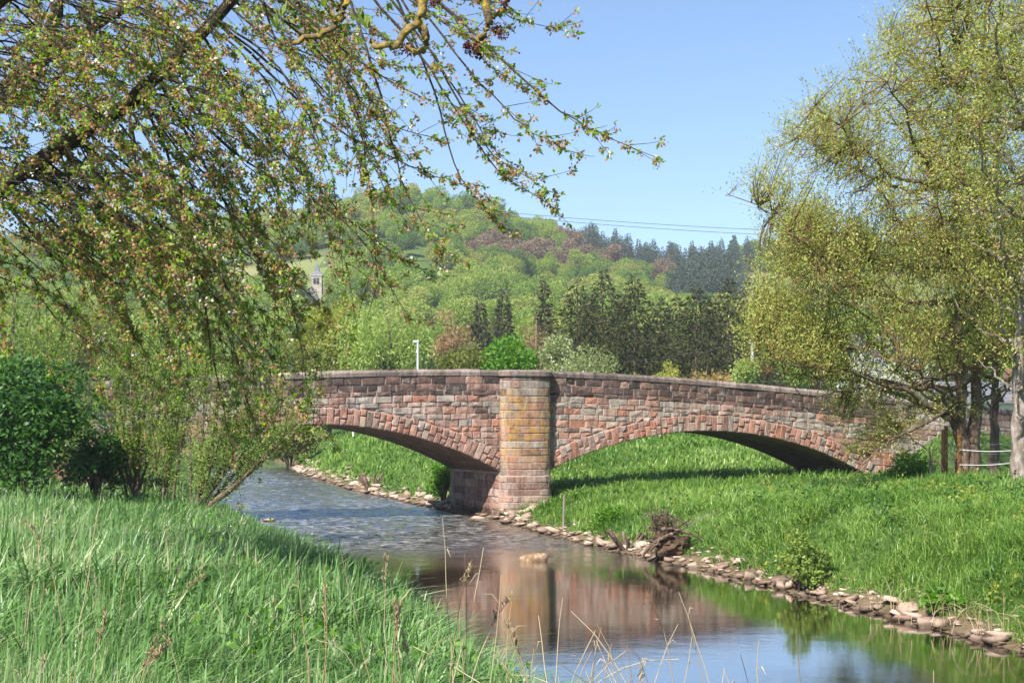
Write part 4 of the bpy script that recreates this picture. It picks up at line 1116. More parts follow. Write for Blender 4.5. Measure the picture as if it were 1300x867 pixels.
# ------------------------------------------------------------------ cherry tree on the left
def cherry():
    r = np.random.default_rng(12)
    K = 1.25
    P = lambda a, b, y: globals()['P'](a, b, y * K)
    base = np.array([-11.6, 23.2, float(gz(-11.6, 23.2))])
    root = empty('cherry_tree', base); tag(root, 'fading cherry tree reaching in from the left with drooping blossom twigs', 'tree')
    T = Tubes(); T2 = Tubes(); TL = Tubes()
    fork = P(-150, 330, 18.3)
    T.add(catmull([base + [0, 0, -0.3], base + [0.1, 0, 1.6], fork], 12), np.linspace(0.4, 0.28, 12), 12, rough=0.05, rng=r)
    limbs = []
    def limb(pts, r0, r1, n=26):
        p = catmull([P(*q) for q in pts], n); p[1:-1] += r.normal(0, 0.02, (n - 2, 3))
        T.add(p, np.linspace(r0, r1, n) * 1.2, 9, rough=0.06, rng=r); limbs.append(p)
    limb([(-150, 330, 18.3), (-20, 245, 18.2), (40, 212, 18.0), (105, 168, 17.8), (165, 130, 17.6), (235, 62, 17.5), (300, -5, 17.4), (360, -80, 17.2)], 0.135, 0.06)
    limb([(-150, 330, 18.3), (-30, 160, 18.8), (40, 95, 19.0), (72, 10, 19.2), (95, -90, 19.4)], 0.15, 0.07)
    limb([(-150, 330, 18.3), (-90, 120, 17.0), (30, -30, 16.6), (170, -70, 16.4), (330, -110, 16.6), (460, -90, 16.8)], 0.13, 0.05)
    limb([(-150, 330, 18.3), (-40, 150, 20.5), (80, 60, 21.0), (220, -20, 21.0), (380, -60, 20.5)], 0.12, 0.05)
    lp = np.vstack(limbs)
    lpx = 650 + F * lp[:, 0] / lp[:, 1]; lpy = HOR - (lp[:, 2] - CAMZ) * F / lp[:, 1]
    ends = [(706, 35), (640, 5), (668, 112), (622, 62), (650, 85), (715, 190), (812, 192), (705, 265), (690, 240), (640, 290), (560, 320), (548, 350), (520, 405), (600, 240), (470, 300),
            (440, 335), (480, 360), (398, 545), (300, 600), (345, 470), (500, 255), (560, 180), (590, 140), (640, 215), (535, 90), (390, 400)]
    crown = [(-60, -40), (560, -40), (560, 60), (560, 200), (500, 250), (430, 330), (370, 400), (330, 440), (250, 450), (150, 470), (60, 450), (-60, 440)]
    ends += [tuple(e) for e in poly_points(r, crown, 104)]
    ends += [tuple(e) for e in poly_points(r, [(-40, 60), (330, 60), (400, 250), (380, 390), (200, 430), (-40, 420)], 45)]
    ends += [tuple(e) for e in poly_points(r, [(60, 420), (330, 400), (410, 470), (400, 540), (250, 530), (80, 500)], 13)]
    ends += [tuple(e) for e in poly_points(r, [(-420, -330), (420, -330), (520, -50), (-60, -40), (-60, 300), (-420, 300)], 22)]
    secs = []
    for ex, ey in ends:
        Ye = r.uniform(15.6, 20.5) if not (ex > 560) else r.uniform(15.5, 17.5)
        # start on a limb up and to the left of the tip
        cand = np.where((lpx < ex - 60) & (lpy < ey + 10))[0]
        if len(cand) == 0: cand = np.arange(len(lp))
        sc = np.abs((ex - lpx[cand]) - r.uniform(120, 330)) + np.abs((ey - lpy[cand]) - r.uniform(60, 230)) * 0.8 + 30 * np.abs(lp[cand, 1] / K - Ye)
        j = cand[np.argmin(sc)]
        s = lp[j]; e = P(ex, ey, Ye); L = np.linalg.norm(e - s)
        m1 = s * 0.65 + e * 0.35 + np.array([0, 0, 0.06 * L]) + r.normal(0, 0.08 * L, 3) * [1, 1, 0.7]
        m2 = s * 0.3 + e * 0.7 + np.array([0, 0, 0.07 * L]) + r.normal(0, 0.04 * L, 3) * [1, 1, 0.4]
        if ex > 520:
            m1 = s * 0.60 + e * 0.40 + np.array([0, 0, -0.05 * L]) + r.normal(0, 0.03 * L, 3) * [1, 1, 0.4]
            m2 = s * 0.28 + e * 0.72 + np.array([0, 0, -0.07 * L]) + r.normal(0, 0.02 * L, 3) * [1, 1, 0.4]
        k = 18
        p = catmull([s, m1, m2, e], k); p[1:-1] += r.normal(0, 0.012, (k - 2, 3))
        T2.add(p, np.linspace(0.007 + 0.0034 * L, 0.0045, k), 5); secs.append((p, L))
    # twigs, most of them arching down and outwards
    twigs = []
    for p, L in secs:
        nt = int(3 + 2.2 * L)
        right = 650 + F * p[-1, 0] / p[-1, 1] > 500
        for q in range(nt):
            i = r.integers(4, 18); s = p[i]
            tan = unit(p[min(i + 1, 17)] - p[i - 1])
            d = unit(tan * (0.6 if right else 0.9) + r.normal(0, 0.5, 3) + (np.array([0.45, 0, 0.12]) if right else np.array([0.15, 0, -0.15])))
            l = r.uniform(0.3, 1.25) * (0.5 if right else 1.0)
            u = np.linspace(0, 1, 7)[:, None]
            tw = s + d * u * l + np.array([0, 0, -0.1 if right else -0.38]) * u ** 2 * l + np.array([0, 0, 0.10]) * u ** 4 * l
            twigs.append(tw)
            px = 650 + F * s[0] / s[1]; py = HOR - (s[2] - CAMZ) * F / s[1]
            orange = (px < 230 and py > 330 and r.random() < 0.30)
            (TL if orange else T2).add(tw, np.linspace(0.0065, 0.0032, 7), 3)
        twigs.append(p[8:]); twigs.append(p[12:])
    put('limb', T.mesh('limbs', M['bark_dark'], origin=base), root)
    put('twig_mass', T2.mesh('twigs', M['bark_dark'], origin=base), root)['kind'] = 'stuff'
    put('lichen_twig', TL.mesh('lichen_twigs', M['bark_lichen'], origin=base), root)['kind'] = 'stuff'
    lc, ld, lt, lL = [], [], [], []
    bc, bd, bt, bL = [], [], [], []
    for tw in twigs:
        seg = np.linalg.norm(np.diff(tw, axis=0), axis=1).sum()
        ns = max(2, int(seg / 0.165))
        for u in np.append(r.random(ns) ** 0.8, 1.0):
            if r.random() < 0.22: continue
            x = u * (len(tw) - 1); i = min(int(x), len(tw) - 2); pnt = tw[i] + (tw[i + 1] - tw[i]) * (x - i)
            tan = unit(tw[i + 1] - tw[i])
            kl = r.integers(3, 6); tone = r.normal(0, 0.16)
            d = tan * 0.5 + r.normal(0, 0.75, (kl, 3)) + np.array([0, 0, -0.25])
            lc.append(pnt + r.normal(0, 0.018, (kl, 3))); ld.append(d); lt.append(np.clip(0.5 + tone + r.normal(0, .15, kl), 0, 1)); lL.append(r.uniform(0.058, 0.118, kl))
            if r.random() < 0.72:
                kb = r.integers(6, 12); cb = pnt + np.array([0, 0, -0.03]) + r.normal(0, 0.034, (kb, 3))
                bc.append(cb); bd.append(r.normal(0, 1, (kb, 3)))
                white = r.random() < 0.1
                bt.append(np.clip((0.88 if white else 0.40) + r.normal(0, 0.17, kb), 0, 1)); bL.append(r.uniform(0.032, 0.058, kb))
    # the church shows through a gap in the twigs
    gap = lambda c: (np.hypot((650 + F * c[:, 0] / c[:, 1] - 403) / 15, (HOR - (c[:, 2] - CAMZ) * F / c[:, 1] - 352) / 25) > 1)
    lc = np.vstack(lc); m = gap(lc); lc = lc[m]; lL = np.concatenate(lL)[m]; ld = [np.vstack(ld)[m]]; lt = [np.concatenate(lt)[m]]
    bc = np.vstack(bc); m = gap(bc); bc = bc[m]; bL = np.concatenate(bL)[m]; bd = [np.vstack(bd)[m]]; bt = [np.concatenate(bt)[m]]
    v, f = leaf_quads(lc - base, np.vstack(ld), lL, lL * 0.42, r, 0.12)
    put('crown', np_mesh('leaves', v, f, M['cherry_leaf'], np.repeat(np.concatenate(lt), 4)), root)
    v, f = leaf_quads(bc - base, np.vstack(bd), bL, bL * 0.95, r, 0.2)
    put('blossom', np_mesh('blossoms', v, f, M['blossom'], np.repeat(np.concatenate(bt), 4)), root)['kind'] = 'stuff'
    print('CHERRY leaves', len(lc), 'blossom', len(bc), 'twigs', len(twigs))
cherry()

# ash bough reaching in over the top of the picture, from a tree standing beside the viewpoint
def ash():
    r = np.random.default_rng(3)
    base = np.array([-4.6, 6.5, float(gz(-4.6, 6.5))])
    root = empty('ash_tree', base); tag(root, 'lichen-covered ash boughs with dark red flower tufts at the top edge', 'tree')
    T = Tubes()
    fork = np.array([-4.2, 6.8, 9.2])
    T.add(catmull([base + [0, 0, -0.3], base + [0.1, 0.1, 3.5], fork], 12), np.linspace(0.28, 0.12, 12), 12, rough=0.05, rng=r)
    Y = 8.0
    hub = P(520, -170, Y)
    T.add(catmull([fork, (fork + hub) / 2 + [0, 0, 0.5], hub], 12), np.linspace(0.11, 0.035, 12), 8, rough=0.05, rng=r)
    paths = [[(520, -170), (545, -60), (537, 8), (528, 28), (505, 56), (482, 58), (470, 52)], [(528, 28), (541, 45), (540, 62), (528, 66), (520, 60)],
             [(520, -170), (600, -80), (618, 5), (617, 38), (606, 55), (602, 68)], [(520, -170), (650, -60), (640, 8), (622, 22)],
             [(520, -170), (450, -70), (437, 0), (428, 30), (405, 45), (372, 55)], [(520, -170), (470, -60), (440, -10), (428, 14)]]
    tips = []
    for k, q in enumerate(paths):
        p = catmull([P(a, b, Y + 0.1 * k) for a, b in q], 26); p[1:-1] += r.normal(0, 0.008, (24, 3))
        T.add(p, np.linspace(0.03, 0.014, 26) if k in (0, 2, 4) else np.linspace(0.022, 0.012, 26), 7, rough=0.12, rng=r); tips.append(p)
    put('bough', T.mesh('boughs', M['bark_lichen'], origin=base), root)
    c, d = [], []
    for (a, b, k) in [(605, 60, 1), (600, 66, 1), (594, 62, 1), (632, 38, 1), (638, 45, 1), (628, 33, 1), (545, 3, 1), (552, 2, 1), (505, 64, 1), (515, 60, 1), (522, 66, 1), (425, 48, 1), (640, 2, 1), (593, 58, .5), (608, 72, .5)]:
        m = 90; pt = P(a, b, Y + 0.1 + r.uniform(0, .2))
        x = unit(r.normal(size=(m, 3))) * (0.028 * r.random((m, 1)) ** 0.4) * k + pt
        c.append(x); d.append(x - pt)
    c = np.vstack(c); d = np.vstack(d)
    v, f = leaf_quads(c - base, d, 0.014, 0.009, r)
    put('flower_tuft', np_mesh('flower_tufts', v, f, M['ash_flower'], r.random(len(v))), root)['kind'] = 'stuff'
    c, d = [], []
    for a, b in [(357, 22), (462, 34), (458, 30), (412, 12), (466, 38), (352, 38)]:
        m = 9; pt = P(a, b, Y + 0.2); c.append(np.repeat(pt[None], m, 0)); d.append(np.array([0, 0, 1.0]) + r.normal(0, 0.3, (m, 3)))
    c = np.vstack(c); d = np.vstack(d); L = r.uniform(0.05, 0.11, len(c))
    v, f = leaf_quads(c - base, d, L, L * 0.25, r)
    put('leaf_bud', np_mesh('leaf_buds', v, f, M['bud_green'], r.random(len(v))), root)['kind'] = 'stuff'
ash()

# ------------------------------------------------------------------ shrubs on the left bank
def leafy_bush(name, label, px, Y, wpx, ytop, mat, n, leaf, seed, lobes=34, w=0.65, bark='bark_brown', dz=1.0):
    r = np.random.default_rng(seed)
    b = at_ground(px, Y); H = CAMZ + (HOR - ytop) / F * Y - b[2]; rx = wpx / F * Y / 2
    if H < 1.8: b[2] -= H * 0.3; H *= 1.3
    root = empty(name, b); tag(root, label, 'bush')
    v, f, t, lc, lr = lobed_leaves(r, n, rx, H * 0.5, lobes, leaf, H * 0.48, w=w, shell=0.6)
    v[:, 2] = np.maximum(v[:, 2], -0.05); v[:, 0] += (fbm(v[:, 2] * 1.2, v[:, 1] * 1.2, seed) - .5) * rx * .6
    put('foliage', np_mesh('foliage', v, f, mat, t), root)
    T = Tubes()
    for c in lc[:18]: T.add(catmull([(c[0] * .1, c[1] * .1, -0.2), (c[0] * .4, c[1] * .4, max(c[2], .3) * .6), c], 6), np.linspace(0.04, 0.012, 6), 5)
    put('stem', T.mesh('stems', M[bark]), root)
    return root
leafy_bush('elder_bush', 'dense dark green elder bush at the left edge behind the tall grass', 38, 43, 168, 430, M['bush_leaf'], 14000, 0.15, 101, 44)
leafy_bush('bramble_bush', 'low dark bush right of the elder, in the shade', 122, 46, 70, 520, M['bush_leaf'], 3500, 0.13, 102)
def stem_shrub(name, label, px, Y, stems, leafn, seed, mat='shrub_leaf', bark='bark_brown', leaf=0.10, spread=1.0):
    """many thin upright stems from one stool, leaves along the upper two thirds"""
    r = np.random.default_rng(seed); b = at_ground(px, Y)
    root = empty(name, b); tag(root, label, 'shrub')
    T = Tubes(); cs, ds, ts = [], [], []
    def leaves_on(p, k):
        u = r.uniform(0.25, 1, k) * (len(p) - 1); i = np.minimum(u.astype(int), len(p) - 2)
        c = p[i] + (p[i + 1] - p[i]) * (u - i)[:, None] + r.normal(0, 0.10, (k, 3))
        cs.append(c); ds.append(r.normal(0, 0.6, (k, 3)) + [0, 0, 0.4]); ts.append(np.clip(0.5 + r.normal(0, .22, k), 0, 1))
    for (tx, ty, dy, rad) in stems:
        e = P(tx, ty, Y + dy) - b
        L = np.linalg.norm(e)
        m = e * 0.45 + np.array([0, 0, -0.04 * L]) + r.normal(0, 0.08, 3)
        p = catmull([(r.normal(0, .1), r.normal(0, .1), -0.2), m, e], 16); p[2:] += r.normal(0, 0.02, (14, 3))
        T.add(p, np.linspace(rad, 0.012, 16), 6, rough=0.05, rng=r); leaves_on(p, leafn // 2)
        for q in range(7):
            i = r.integers(4, 15); s = p[i]; d = unit(unit(e) * 0.4 + r.normal(0, 0.35, 3) + [0, 0, 0.8]); l = r.uniform(0.6, 1.7) * spread
            tw = s + d * np.linspace(0, l, 6)[:, None] + r.normal(0, 0.02, (6, 3)); T.add(tw, np.linspace(0.016, 0.005, 6), 4); leaves_on(tw, leafn // 7)
    put('stem', T.mesh('stems', M[bark]), root)
    cs = np.vstack(cs); L = r.uniform(0.6, 1.3, len(cs)) * leaf
    v, f = leaf_quads(cs, np.vstack(ds), L, L * 0.4, r)
    put('foliage', np_mesh('foliage', v, f, M[mat], np.repeat(np.concatenate(ts), 4)), root)
stem_shrub('bank_willow', 'willow shrub at the water edge with one stout limb leaning over the river', 246, 44.5,
           [(400, 520, -0.3, 0.13), (370, 500, 0.3, 0.06), (340, 470, 0.5, 0.05), (310, 450, 0, 0.05), (285, 445, -0.5, 0.05), (262, 450, 0.4, 0.05), (330, 505, -0.6, 0.045), (240, 460, 0.8, 0.04), (355, 455, 1.2, 0.04), (300, 480, -1.0, 0.04), (420, 478, 0.6, 0.04), (385, 455, 0.2, 0.045), (405, 505, 1.0, 0.04)], 800, 111)
stem_shrub('alder_shrub', 'many-stemmed grey-green shrub between the elder bush and the bank willow', 172, 46.5,
           [(140, 430, 0, 0.07), (165, 415, .5, 0.08), (190, 420, -.5, 0.07), (215, 440, .3, 0.06), (120, 460, .4, 0.05), (230, 475, -.3, 0.05), (180, 440, 1, 0.06), (150, 480, -1, 0.05)], 800, 112, leaf=0.11)
stem_shrub('alder_shrub', 'thin twiggy shrub in front of the left bridge end', 213, 45.5,
           [(205, 450, 0, 0.06), (225, 435, .5, 0.06), (250, 470, -.5, 0.05), (190, 480, .3, 0.05), (235, 490, .8, 0.04)], 900, 113, leaf=0.10)
stem_shrub('alder_shrub', 'tall grey shrub rising behind the elder bush', 95, 50,
           [(60, 410, 0, 0.07), (90, 395, .5, 0.07), (120, 405, -.5, 0.07), (40, 440, .3, 0.05), (135, 440, .8, 0.05)], 800, 114, leaf=0.11)
leafy_bush('bank_bush', 'green bush over a dark undercut bank at the river bend', 368, 113, 62, 522, M['olive_leaf'], 4500, 0.24, 115)
leafy_bush('bank_bush', 'light green bushes closing the river bend on the left', 305, 150, 110, 512, M['shrub_leaf'], 5000, 0.34, 116)
leafy_bush('bank_bush', 'far bush over the water below the left arch crown', 415, 138, 80, 520, M['yellow_leaf'], 4000, 0.3, 117)
leafy_bush('nettle_clump', 'dark leafy nettle clump on the right bank above the stones', 1017, 33.5, 66, 672, M['shrub_leaf'], 2600, 0.10, 118, 14)
leafy_bush('nettle_clump', 'dark green weed clump beside the wall at the right arch end', 1152, 55, 62, 560, M['bright_leaf'], 2600, 0.12, 119)
leafy_bush('dock_plant', 'broad-leaved dock plant between the stones at the right', 1203, 28.6, 56, 745, M['bright_leaf'], 700, 0.16, 120, 12, 0.5)
leafy_bush('weed_clump', 'bushy weeds on the bank right of the pier', 775, 47.5, 50, 638, M['bright_leaf'], 1500, 0.10, 121)
leafy_bush('ivy_bush', 'leafy shrub clinging beside the far end of the pier', 563, 64, 34, 575, M['bright_leaf'], 1800, 0.13, 122)

# ------------------------------------------------------------------ grass
def blades(rng, X, Y, Z, h, w, lean, mat, tint, name, segs=2, flow=(0, 0)):
    n = len(X)
    a = rng.uniform(0, 2 * np.pi, n)
    fw = np.stack([np.cos(a), np.sin(a)], -1) + np.asarray(flow)
    fw = fw / np.maximum(np.linalg.norm(fw, axis=1, keepdims=True), 1e-6)
    b2 = a + rng.normal(np.pi / 2, 0.6, n)
    sd = np.stack([np.cos(b2), np.sin(b2)], -1)
    base = np.stack([X, Y, Z - 0.03], -1)
    rows = []
    for k in range(segs + 1):
        u = k / segs
        p = base.copy()
        p[:, :2] += fw * (lean * h * u ** 2)[:, None]
        p[:, 2] += h * (u - 0.35 * np.minimum(lean, 1.4) * u ** 2.2)
        ww = w * (1.0, 0.9, 0.12)[k] if segs == 2 else w * (1.0, 1.0, 0.75, 0.1)[k]
        off = np.concatenate([sd * (ww / 2)[:, None], np.zeros((n, 1))], 1)
        rows += [p - off, p + off]
    v = np.stack(rows, 1)
    q = []
    m = 2 * (segs + 1)
    for k in range(segs):
        q.append(np.stack([np.arange(n) * m + 2 * k, np.arange(n) * m + 2 * k + 1, np.arange(n) * m + 2 * k + 3, np.arange(n) * m + 2 * k + 2], -1))
    me = np_mesh(name, v.reshape(-1, 3), np.concatenate(q), mat, np.repeat(tint, m))
    return me

def scatter(rng, n, y0, y1, side, px0=-140, px1=1440, power=1.0):
    u = rng.random(n)
    Y = y0 * (y1 / y0) ** u if power == 1 else (y0 ** power + u * (y1 ** power - y0 ** power)) ** (1 / power)
    px = rng.uniform(px0, px1, n)
    X = (px - 650) / F * Y
    xl = np.interp(Y, YK, XLK); xr = np.interp(Y, YK, XRK)
    d = (xl - X) if side < 0 else (X - xr)
    ok = d > (0.12 if side < 0 else 0.45 + 0.9 * (vnoise(X * 1.3, Y * 1.3, 55) - 0.4))
    rel = np.stack([X - PIER0[0], Y - PIER0[1]], -1) @ BINV.T
    inpier = (np.abs(rel[:, 0]) < 1.2) & (rel[:, 1] > -0.95) & (rel[:, 1] < BW)
    inab = (np.abs(rel[:, 0]) > 16.2) & (rel[:, 1] > -0.1) & (rel[:, 1] < BW)
    ok &= ~inpier & ~inab
    return X[ok], Y[ok], d[ok]

def meadow(name, label, side, n, y0, y1, h0, h1, wfac, matn, seed, segs=2, flow=(0.5, 0.1), lean0=0.45, px=(-140, 1440), thin=None):
    r = np.random.default_rng(seed)
    X, Y, d = scatter(r, n, y0, y1, side, px[0], px[1])
    if thin is not None:
        m = thin(X, Y, r); X, Y, d = X[m], Y[m], d[m]
    hn = fbm(X * 0.45, Y * 0.45, seed); fine = fbm(X * 1.8, Y * 1.8, seed + 5, 2)
    h = (h0 + (h1 - h0) * np.clip(hn * 2.0 - 0.5 + (fine - .5) * 1.3, 0, 1.15)) * r.uniform(0.65, 1.2, len(X))
    h *= sstep(0.0, 1.2, d) * 0.5 + 0.5
    w = np.maximum(0.009, wfac * Y) * r.uniform(0.6, 1.4, len(X))
    lean = np.abs(lean0 + 1.6 * (fbm(X * 0.4, Y * 0.4, seed + 9) - 0.5) + r.normal(0, 0.42, len(X)))
    lean = np.where(r.random(len(X)) < 0.3, lean + r.uniform(0.5, 1.1, len(X)), lean)
    t = np.clip(0.45 + 1.3 * (fbm(X * 0.28, Y * 0.28, seed + 3) - 0.5) + 0.4 * (fbm(X * 1.1, Y * 1.1, seed + 4) - 0.5) + r.normal(0, 0.27, len(X)), 0, 0.97)
    if side < 0: t = np.where(r.random(len(X)) < 0.025, 1.0, t)
    ang = (fbm(X * 0.3, Y * 0.3, seed + 31) - 0.5) * 5
    fl = np.stack([np.cos(ang) * 0.35 + flow[0] * .4, np.sin(ang) * 0.35 + flow[1] * .4], -1)
    o = put(name, blades(r, X, Y, gz(X, Y), h, w, lean, M[matn], t, name, segs, fl))
    tag(o, label, kind='stuff')
    return o
dirt = lambda X, Y, r: (np.hypot((X - 15.0) / 2.6, (Y - 50) / 4.0) > 1) | (r.random(len(X)) < 0.25)
meadow('foreground_grass', 'tall blue-green grass in the left foreground', -1, 53000, 9.0, 24, 0.35, 0.95, 0.0018, 'grass_left', 301, 3, px=(-120, 900))
meadow('bank_grass', 'tall grass along the left bank', -1, 75000, 22, 62, 0.35, 0.75, 0.0009, 'grass_left', 302, 2, px=(-120, 700))
meadow('near_bank_grass', 'bright green grass on the right river bank', 1, 155000, 22, 60, 0.18, 0.5, 0.0006, 'grass_right', 303, 2, flow=(-0.6, -0.2), lean0=0.75, px=(560, 1420), thin=dirt)
meadow('far_bank_grass', 'bright green meadow beyond the bridge', 1, 64000, 56, 125, 0.2, 0.5, 0.0009, 'grass_right', 304, 2, flow=(-0.3, 0), lean0=0.6, px=(330, 1250))
#--DETAILS--
# ------------------------------------------------------------------ stones along the water
rng = np.random.default_rng(55)
def rock_mesh(r, name, mat, flat=0.55, jit=0.21):
    """an angular lump: a cube cut into 24 faces, pushed about and chipped"""
    pts = []; idx = {}
    def vid(a):
        k = tuple(a)
        if k not in idx: idx[k] = len(pts); pts.append(np.array(a, dtype=float))
        return idx[k]
    faces = []
    for ax in range(3):
        for sg in (-1, 1):
            for i in (-1, 0):
                for j in (-1, 0):
                    q = []
                    for di, dj in ((0, 0), (1, 0), (1, 1), (0, 1)):
                        c = [0, 0, 0]; c[ax] = sg; c[(ax + 1) % 3] = i + di; c[(ax + 2) % 3] = j + dj; q.append(vid(c))
                    faces.append(q if sg > 0 else q[::-1])
    v = np.array(pts); n = np.linalg.norm(v, axis=1, keepdims=True)
    v = v / n ** 0.35
    v = v + r.normal(0, jit, v.shape)
    # chip it along a few planes
    for _ in range(8):
        d = unit(r.normal(size=3)); lim = r.uniform(0.45, 0.8); ex = np.maximum(v @ d - lim, 0); v = v - ex[:, None] * d * 0.85
    v = v * [1, r.uniform(0.6, 0.95), flat]
    return np_mesh(name, v, np.array(faces), mat, np.full(len(v), r.random()))
rocks = [rock_mesh(rng, 'stone', M['riprap'], rng.uniform(0.28, 0.5)) for _ in range(20)]
stones = []
def add_stone(X, Y, size, sink=0.25):
    stones.append((X, Y, size, sink))
# dense rows along the right water line, thinning upstream
Yv = 20.0
while Yv < 112:
    xr = np.interp(Yv, YK, XRK)
    rel = (np.array([xr + 0.3, Yv]) - PIER0) @ BINV.T
    band = 0.25 + 0.7 * vnoise(Yv * 0.35, 0.5, 71)
    if Yv > 61: band = 0.7 + 1.5 * vnoise(Yv * 0.2, 1.5, 72)
    for k in range(3 if Yv < 60 else 4):
        d = rng.uniform(-0.25, band) if k else rng.uniform(-0.3, 0.15)
        X = xr + d; y = Yv + rng.uniform(-0.3, 0.3)
        rl = (np.array([X, y]) - PIER0) @ BINV.T
        if abs(rl[0]) < 1.15 and -0.6 < rl[1] < 4.4: continue
        if rng.random() < 0.22: continue
        add_stone(X, y, (0.09 + 0.2 * rng.random() ** 1.7) * (1.0 if Yv < 60 else 1.3))
    Yv += 0.36 if Yv < 60 else 0.6
for _ in range(14): add_stone(-0.6 + rng.normal(0, 0.7), 56.3 + rng.normal(0, 0.5), rng.uniform(0.15, 0.38))
stones.sort(key=lambda s: -s[2] / s[1])
extra_v, extra_f, extra_t, nb = [], [], [], 0
for i, (X, Y, sz, sink) in enumerate(stones):
    me = rocks[rng.integers(len(rocks))]
    z = max(float(gz(X, Y)), -0.12) + sz * 0.22
    if i < 300:
        o = put('stone', me, ground, (X, Y, z)); o.scale = (sz, sz * rng.uniform(0.8, 1.2), sz * rng.uniform(0.8, 1.15)); o.rotation_euler = (rng.normal(0, .2), rng.normal(0, .2), rng.uniform(0, 6.28))
    else:
        v = np.array([p.co for p in me.vertices]); a = rng.uniform(0, 6.28)
        rot = np.array([[math.cos(a), -math.sin(a), 0], [math.sin(a), math.cos(a), 0], [0, 0, 1]])
        extra_v.append(v @ rot.T * sz + [X, Y, z]); extra_f.append(np.array([list(p.vertices) for p in me.polygons]) + nb); extra_t.append(np.full(len(v), rng.random())); nb += len(v)
# small chips filling the gaps
for _ in range(1000):
    Y = 20 * (110 / 20) ** rng.random(); X = np.interp(Y, YK, XRK) + rng.uniform(-0.3, 1.1); sz = rng.uniform(0.04, 0.11)
    rl = (np.array([X, Y]) - PIER0) @ BINV.T
    if abs(rl[0]) < 1.15 and -0.6 < rl[1] < 4.4: continue
    me = rocks[rng.integers(len(rocks))]; v = np.array([p.co for p in me.vertices]); z = max(float(gz(X, Y)), -0.03) + sz * 0.2
    extra_v.append(v * sz + [X, Y, z]); extra_f.append(np.array([list(p.vertices) for p in me.polygons]) + nb); extra_t.append(np.full(len(v), rng.random())); nb += len(v)
o = put('stone', np_mesh('small_stones', np.vstack(extra_v), np.vstack(extra_f), M['riprap'], np.concatenate(extra_t)), ground); o['kind'] = 'stuff'
print('STONES', len(stones))

def boulder(label, px, py, wpx, flat, seed, mat='river_rock'):
    r = np.random.default_rng(seed); Y = CAMZ * F / (py - HOR); X = (px - 650) / F * Y; s = wpx / F * Y / 2
    me = rock_mesh(r, 'river_rock', M[mat], flat, 0.07)
    o = put('river_rock', me, None, (X, Y, s * flat * 0.25)); o.scale = (s, s * 0.75, s)
    bv = o.modifiers.new('worn edges', 'SUBSURF'); bv.levels = 2; bv.render_levels = 2
    me.polygons.foreach_set('use_smooth', [True] * len(me.polygons))
    tag(o, label, 'rock')
boulder('flat brown rock standing alone in the middle of the river', 678, 712, 54, 0.42, 1)
boulder('small pale rock near the left bank in the riffle', 343, 662, 22, 0.5, 2, 'riprap')
boulder('pale flat stone in the water at the foot of the pier', 598, 661, 14, 0.4, 3, 'riprap')

# ------------------------------------------------------------------ washed-up root stock, cut stubs, stakes
def rootstock():
    r = np.random.default_rng(9)
    b = at_ground(848, 40.6); b[2] = max(b[2], 0.1)
    root = empty('root_stock', b); root.scale = (0.85, 0.85, 0.85); tag(root, 'washed-up root stock tangled with twigs on the right bank stones', 'stump')
    import bmesh
    bm = bmesh.new(); bmesh.ops.create_icosphere(bm, subdivisions=4, radius=1.0)
    for v in bm.verts:
        n_ = v.co.copy()
        k = 1 + 0.5 * (vnoise(n_.x * 2.2 + 5, n_.z * 2.2 + n_.y, 3) - 0.5) + 0.35 * (vnoise(n_.x * 5 + n_.y * 3, n_.z * 5, 4) - 0.5)
        v.co = (n_.x * 0.62 * k + 0.1, n_.y * 0.5 * k, n_.z * 0.42 * k + 0.38)
    me = bpy.data.meshes.new('soil_mass'); bm.to_mesh(me); bm.free(); me.materials.append(M['soil']); put('soil_mass', me, root)
    T = Tubes()
    for s_, m_, e_, ra in [((-0.1, -.2, .7), (-0.5, -.4, .45), (-1.0, -.35, -.05), .09), ((0.1, -.4, .75), (-.3, -.5, .6), (-.75, -.5, .1), .07), ((.2, 0, .8), (.6, -.2, .8), (1.2, -.1, .5), .07), ((0, 0, .8), (.5, -.1, 1.1), (.7, -.2, 1.25), .05), ((-.3, -.1, .85), (.1, -.3, .95), (.5, -.3, .8), .08)]:
        p = catmull([s_, m_, e_], 12); p += r.normal(0, .02, p.shape); T2 = Tubes(); T2.add(p, np.linspace(ra, ra * .4, 12), 7, rough=.15, rng=r); put('root', T2.mesh('root', M['bark_brown']), root)
    for k in range(150):
        c = np.array([r.normal(-0.15, .26), r.normal(0, .2), abs(r.normal(1.0, .24))]); d = unit(r.normal(size=3)) * r.uniform(.12, .35)
        T.add(catmull([c - d, c + r.normal(0, .06, 3), c + d], 5), r.uniform(.008, .02), 4)
    put('twig_tangle', T.mesh('twig_tangle', M['bark_brown']), root)['kind'] = 'stuff'
    T = Tubes()
    for (e, m) in [((1.7, 0, 1.5), (1.2, 0, 1.3)), ((1.55, 0, 1.1), (1.2, .1, 1.35)), ((-.95, 0, 1.3), (-.7, 0, 0.9))]:
        p = catmull([(.3, 0, .7), m, e], 12); T.add(p, np.linspace(.011, .004, 12), 5)
    put('dry_branch', T.mesh('dry_branch', M['grey_wood']), root)
rootstock()
def stubs(label, px, Y, n, seed, h=0.6, spread=0.5):
    r = np.random.default_rng(seed); b = at_ground(px, Y); root = empty('cut_stool', b); tag(root, label, 'stump')
    for k in range(n):
        a = r.uniform(0, 6.28); T = Tubes(); d = np.array([math.cos(a) * spread, math.sin(a) * spread * .6, h * r.uniform(.7, 1.2)])
        s = np.array([math.cos(a) * .12, math.sin(a) * .1, -.1]); T.add([s, s + d * .5, s + d], [.06, .05, .045], 7, rough=.1, rng=r)
        T.add([s + d * .999, s + d * 1.0001], [.045, .001], 7); put('stub', T.mesh('stub', M['bark_brown']), root)
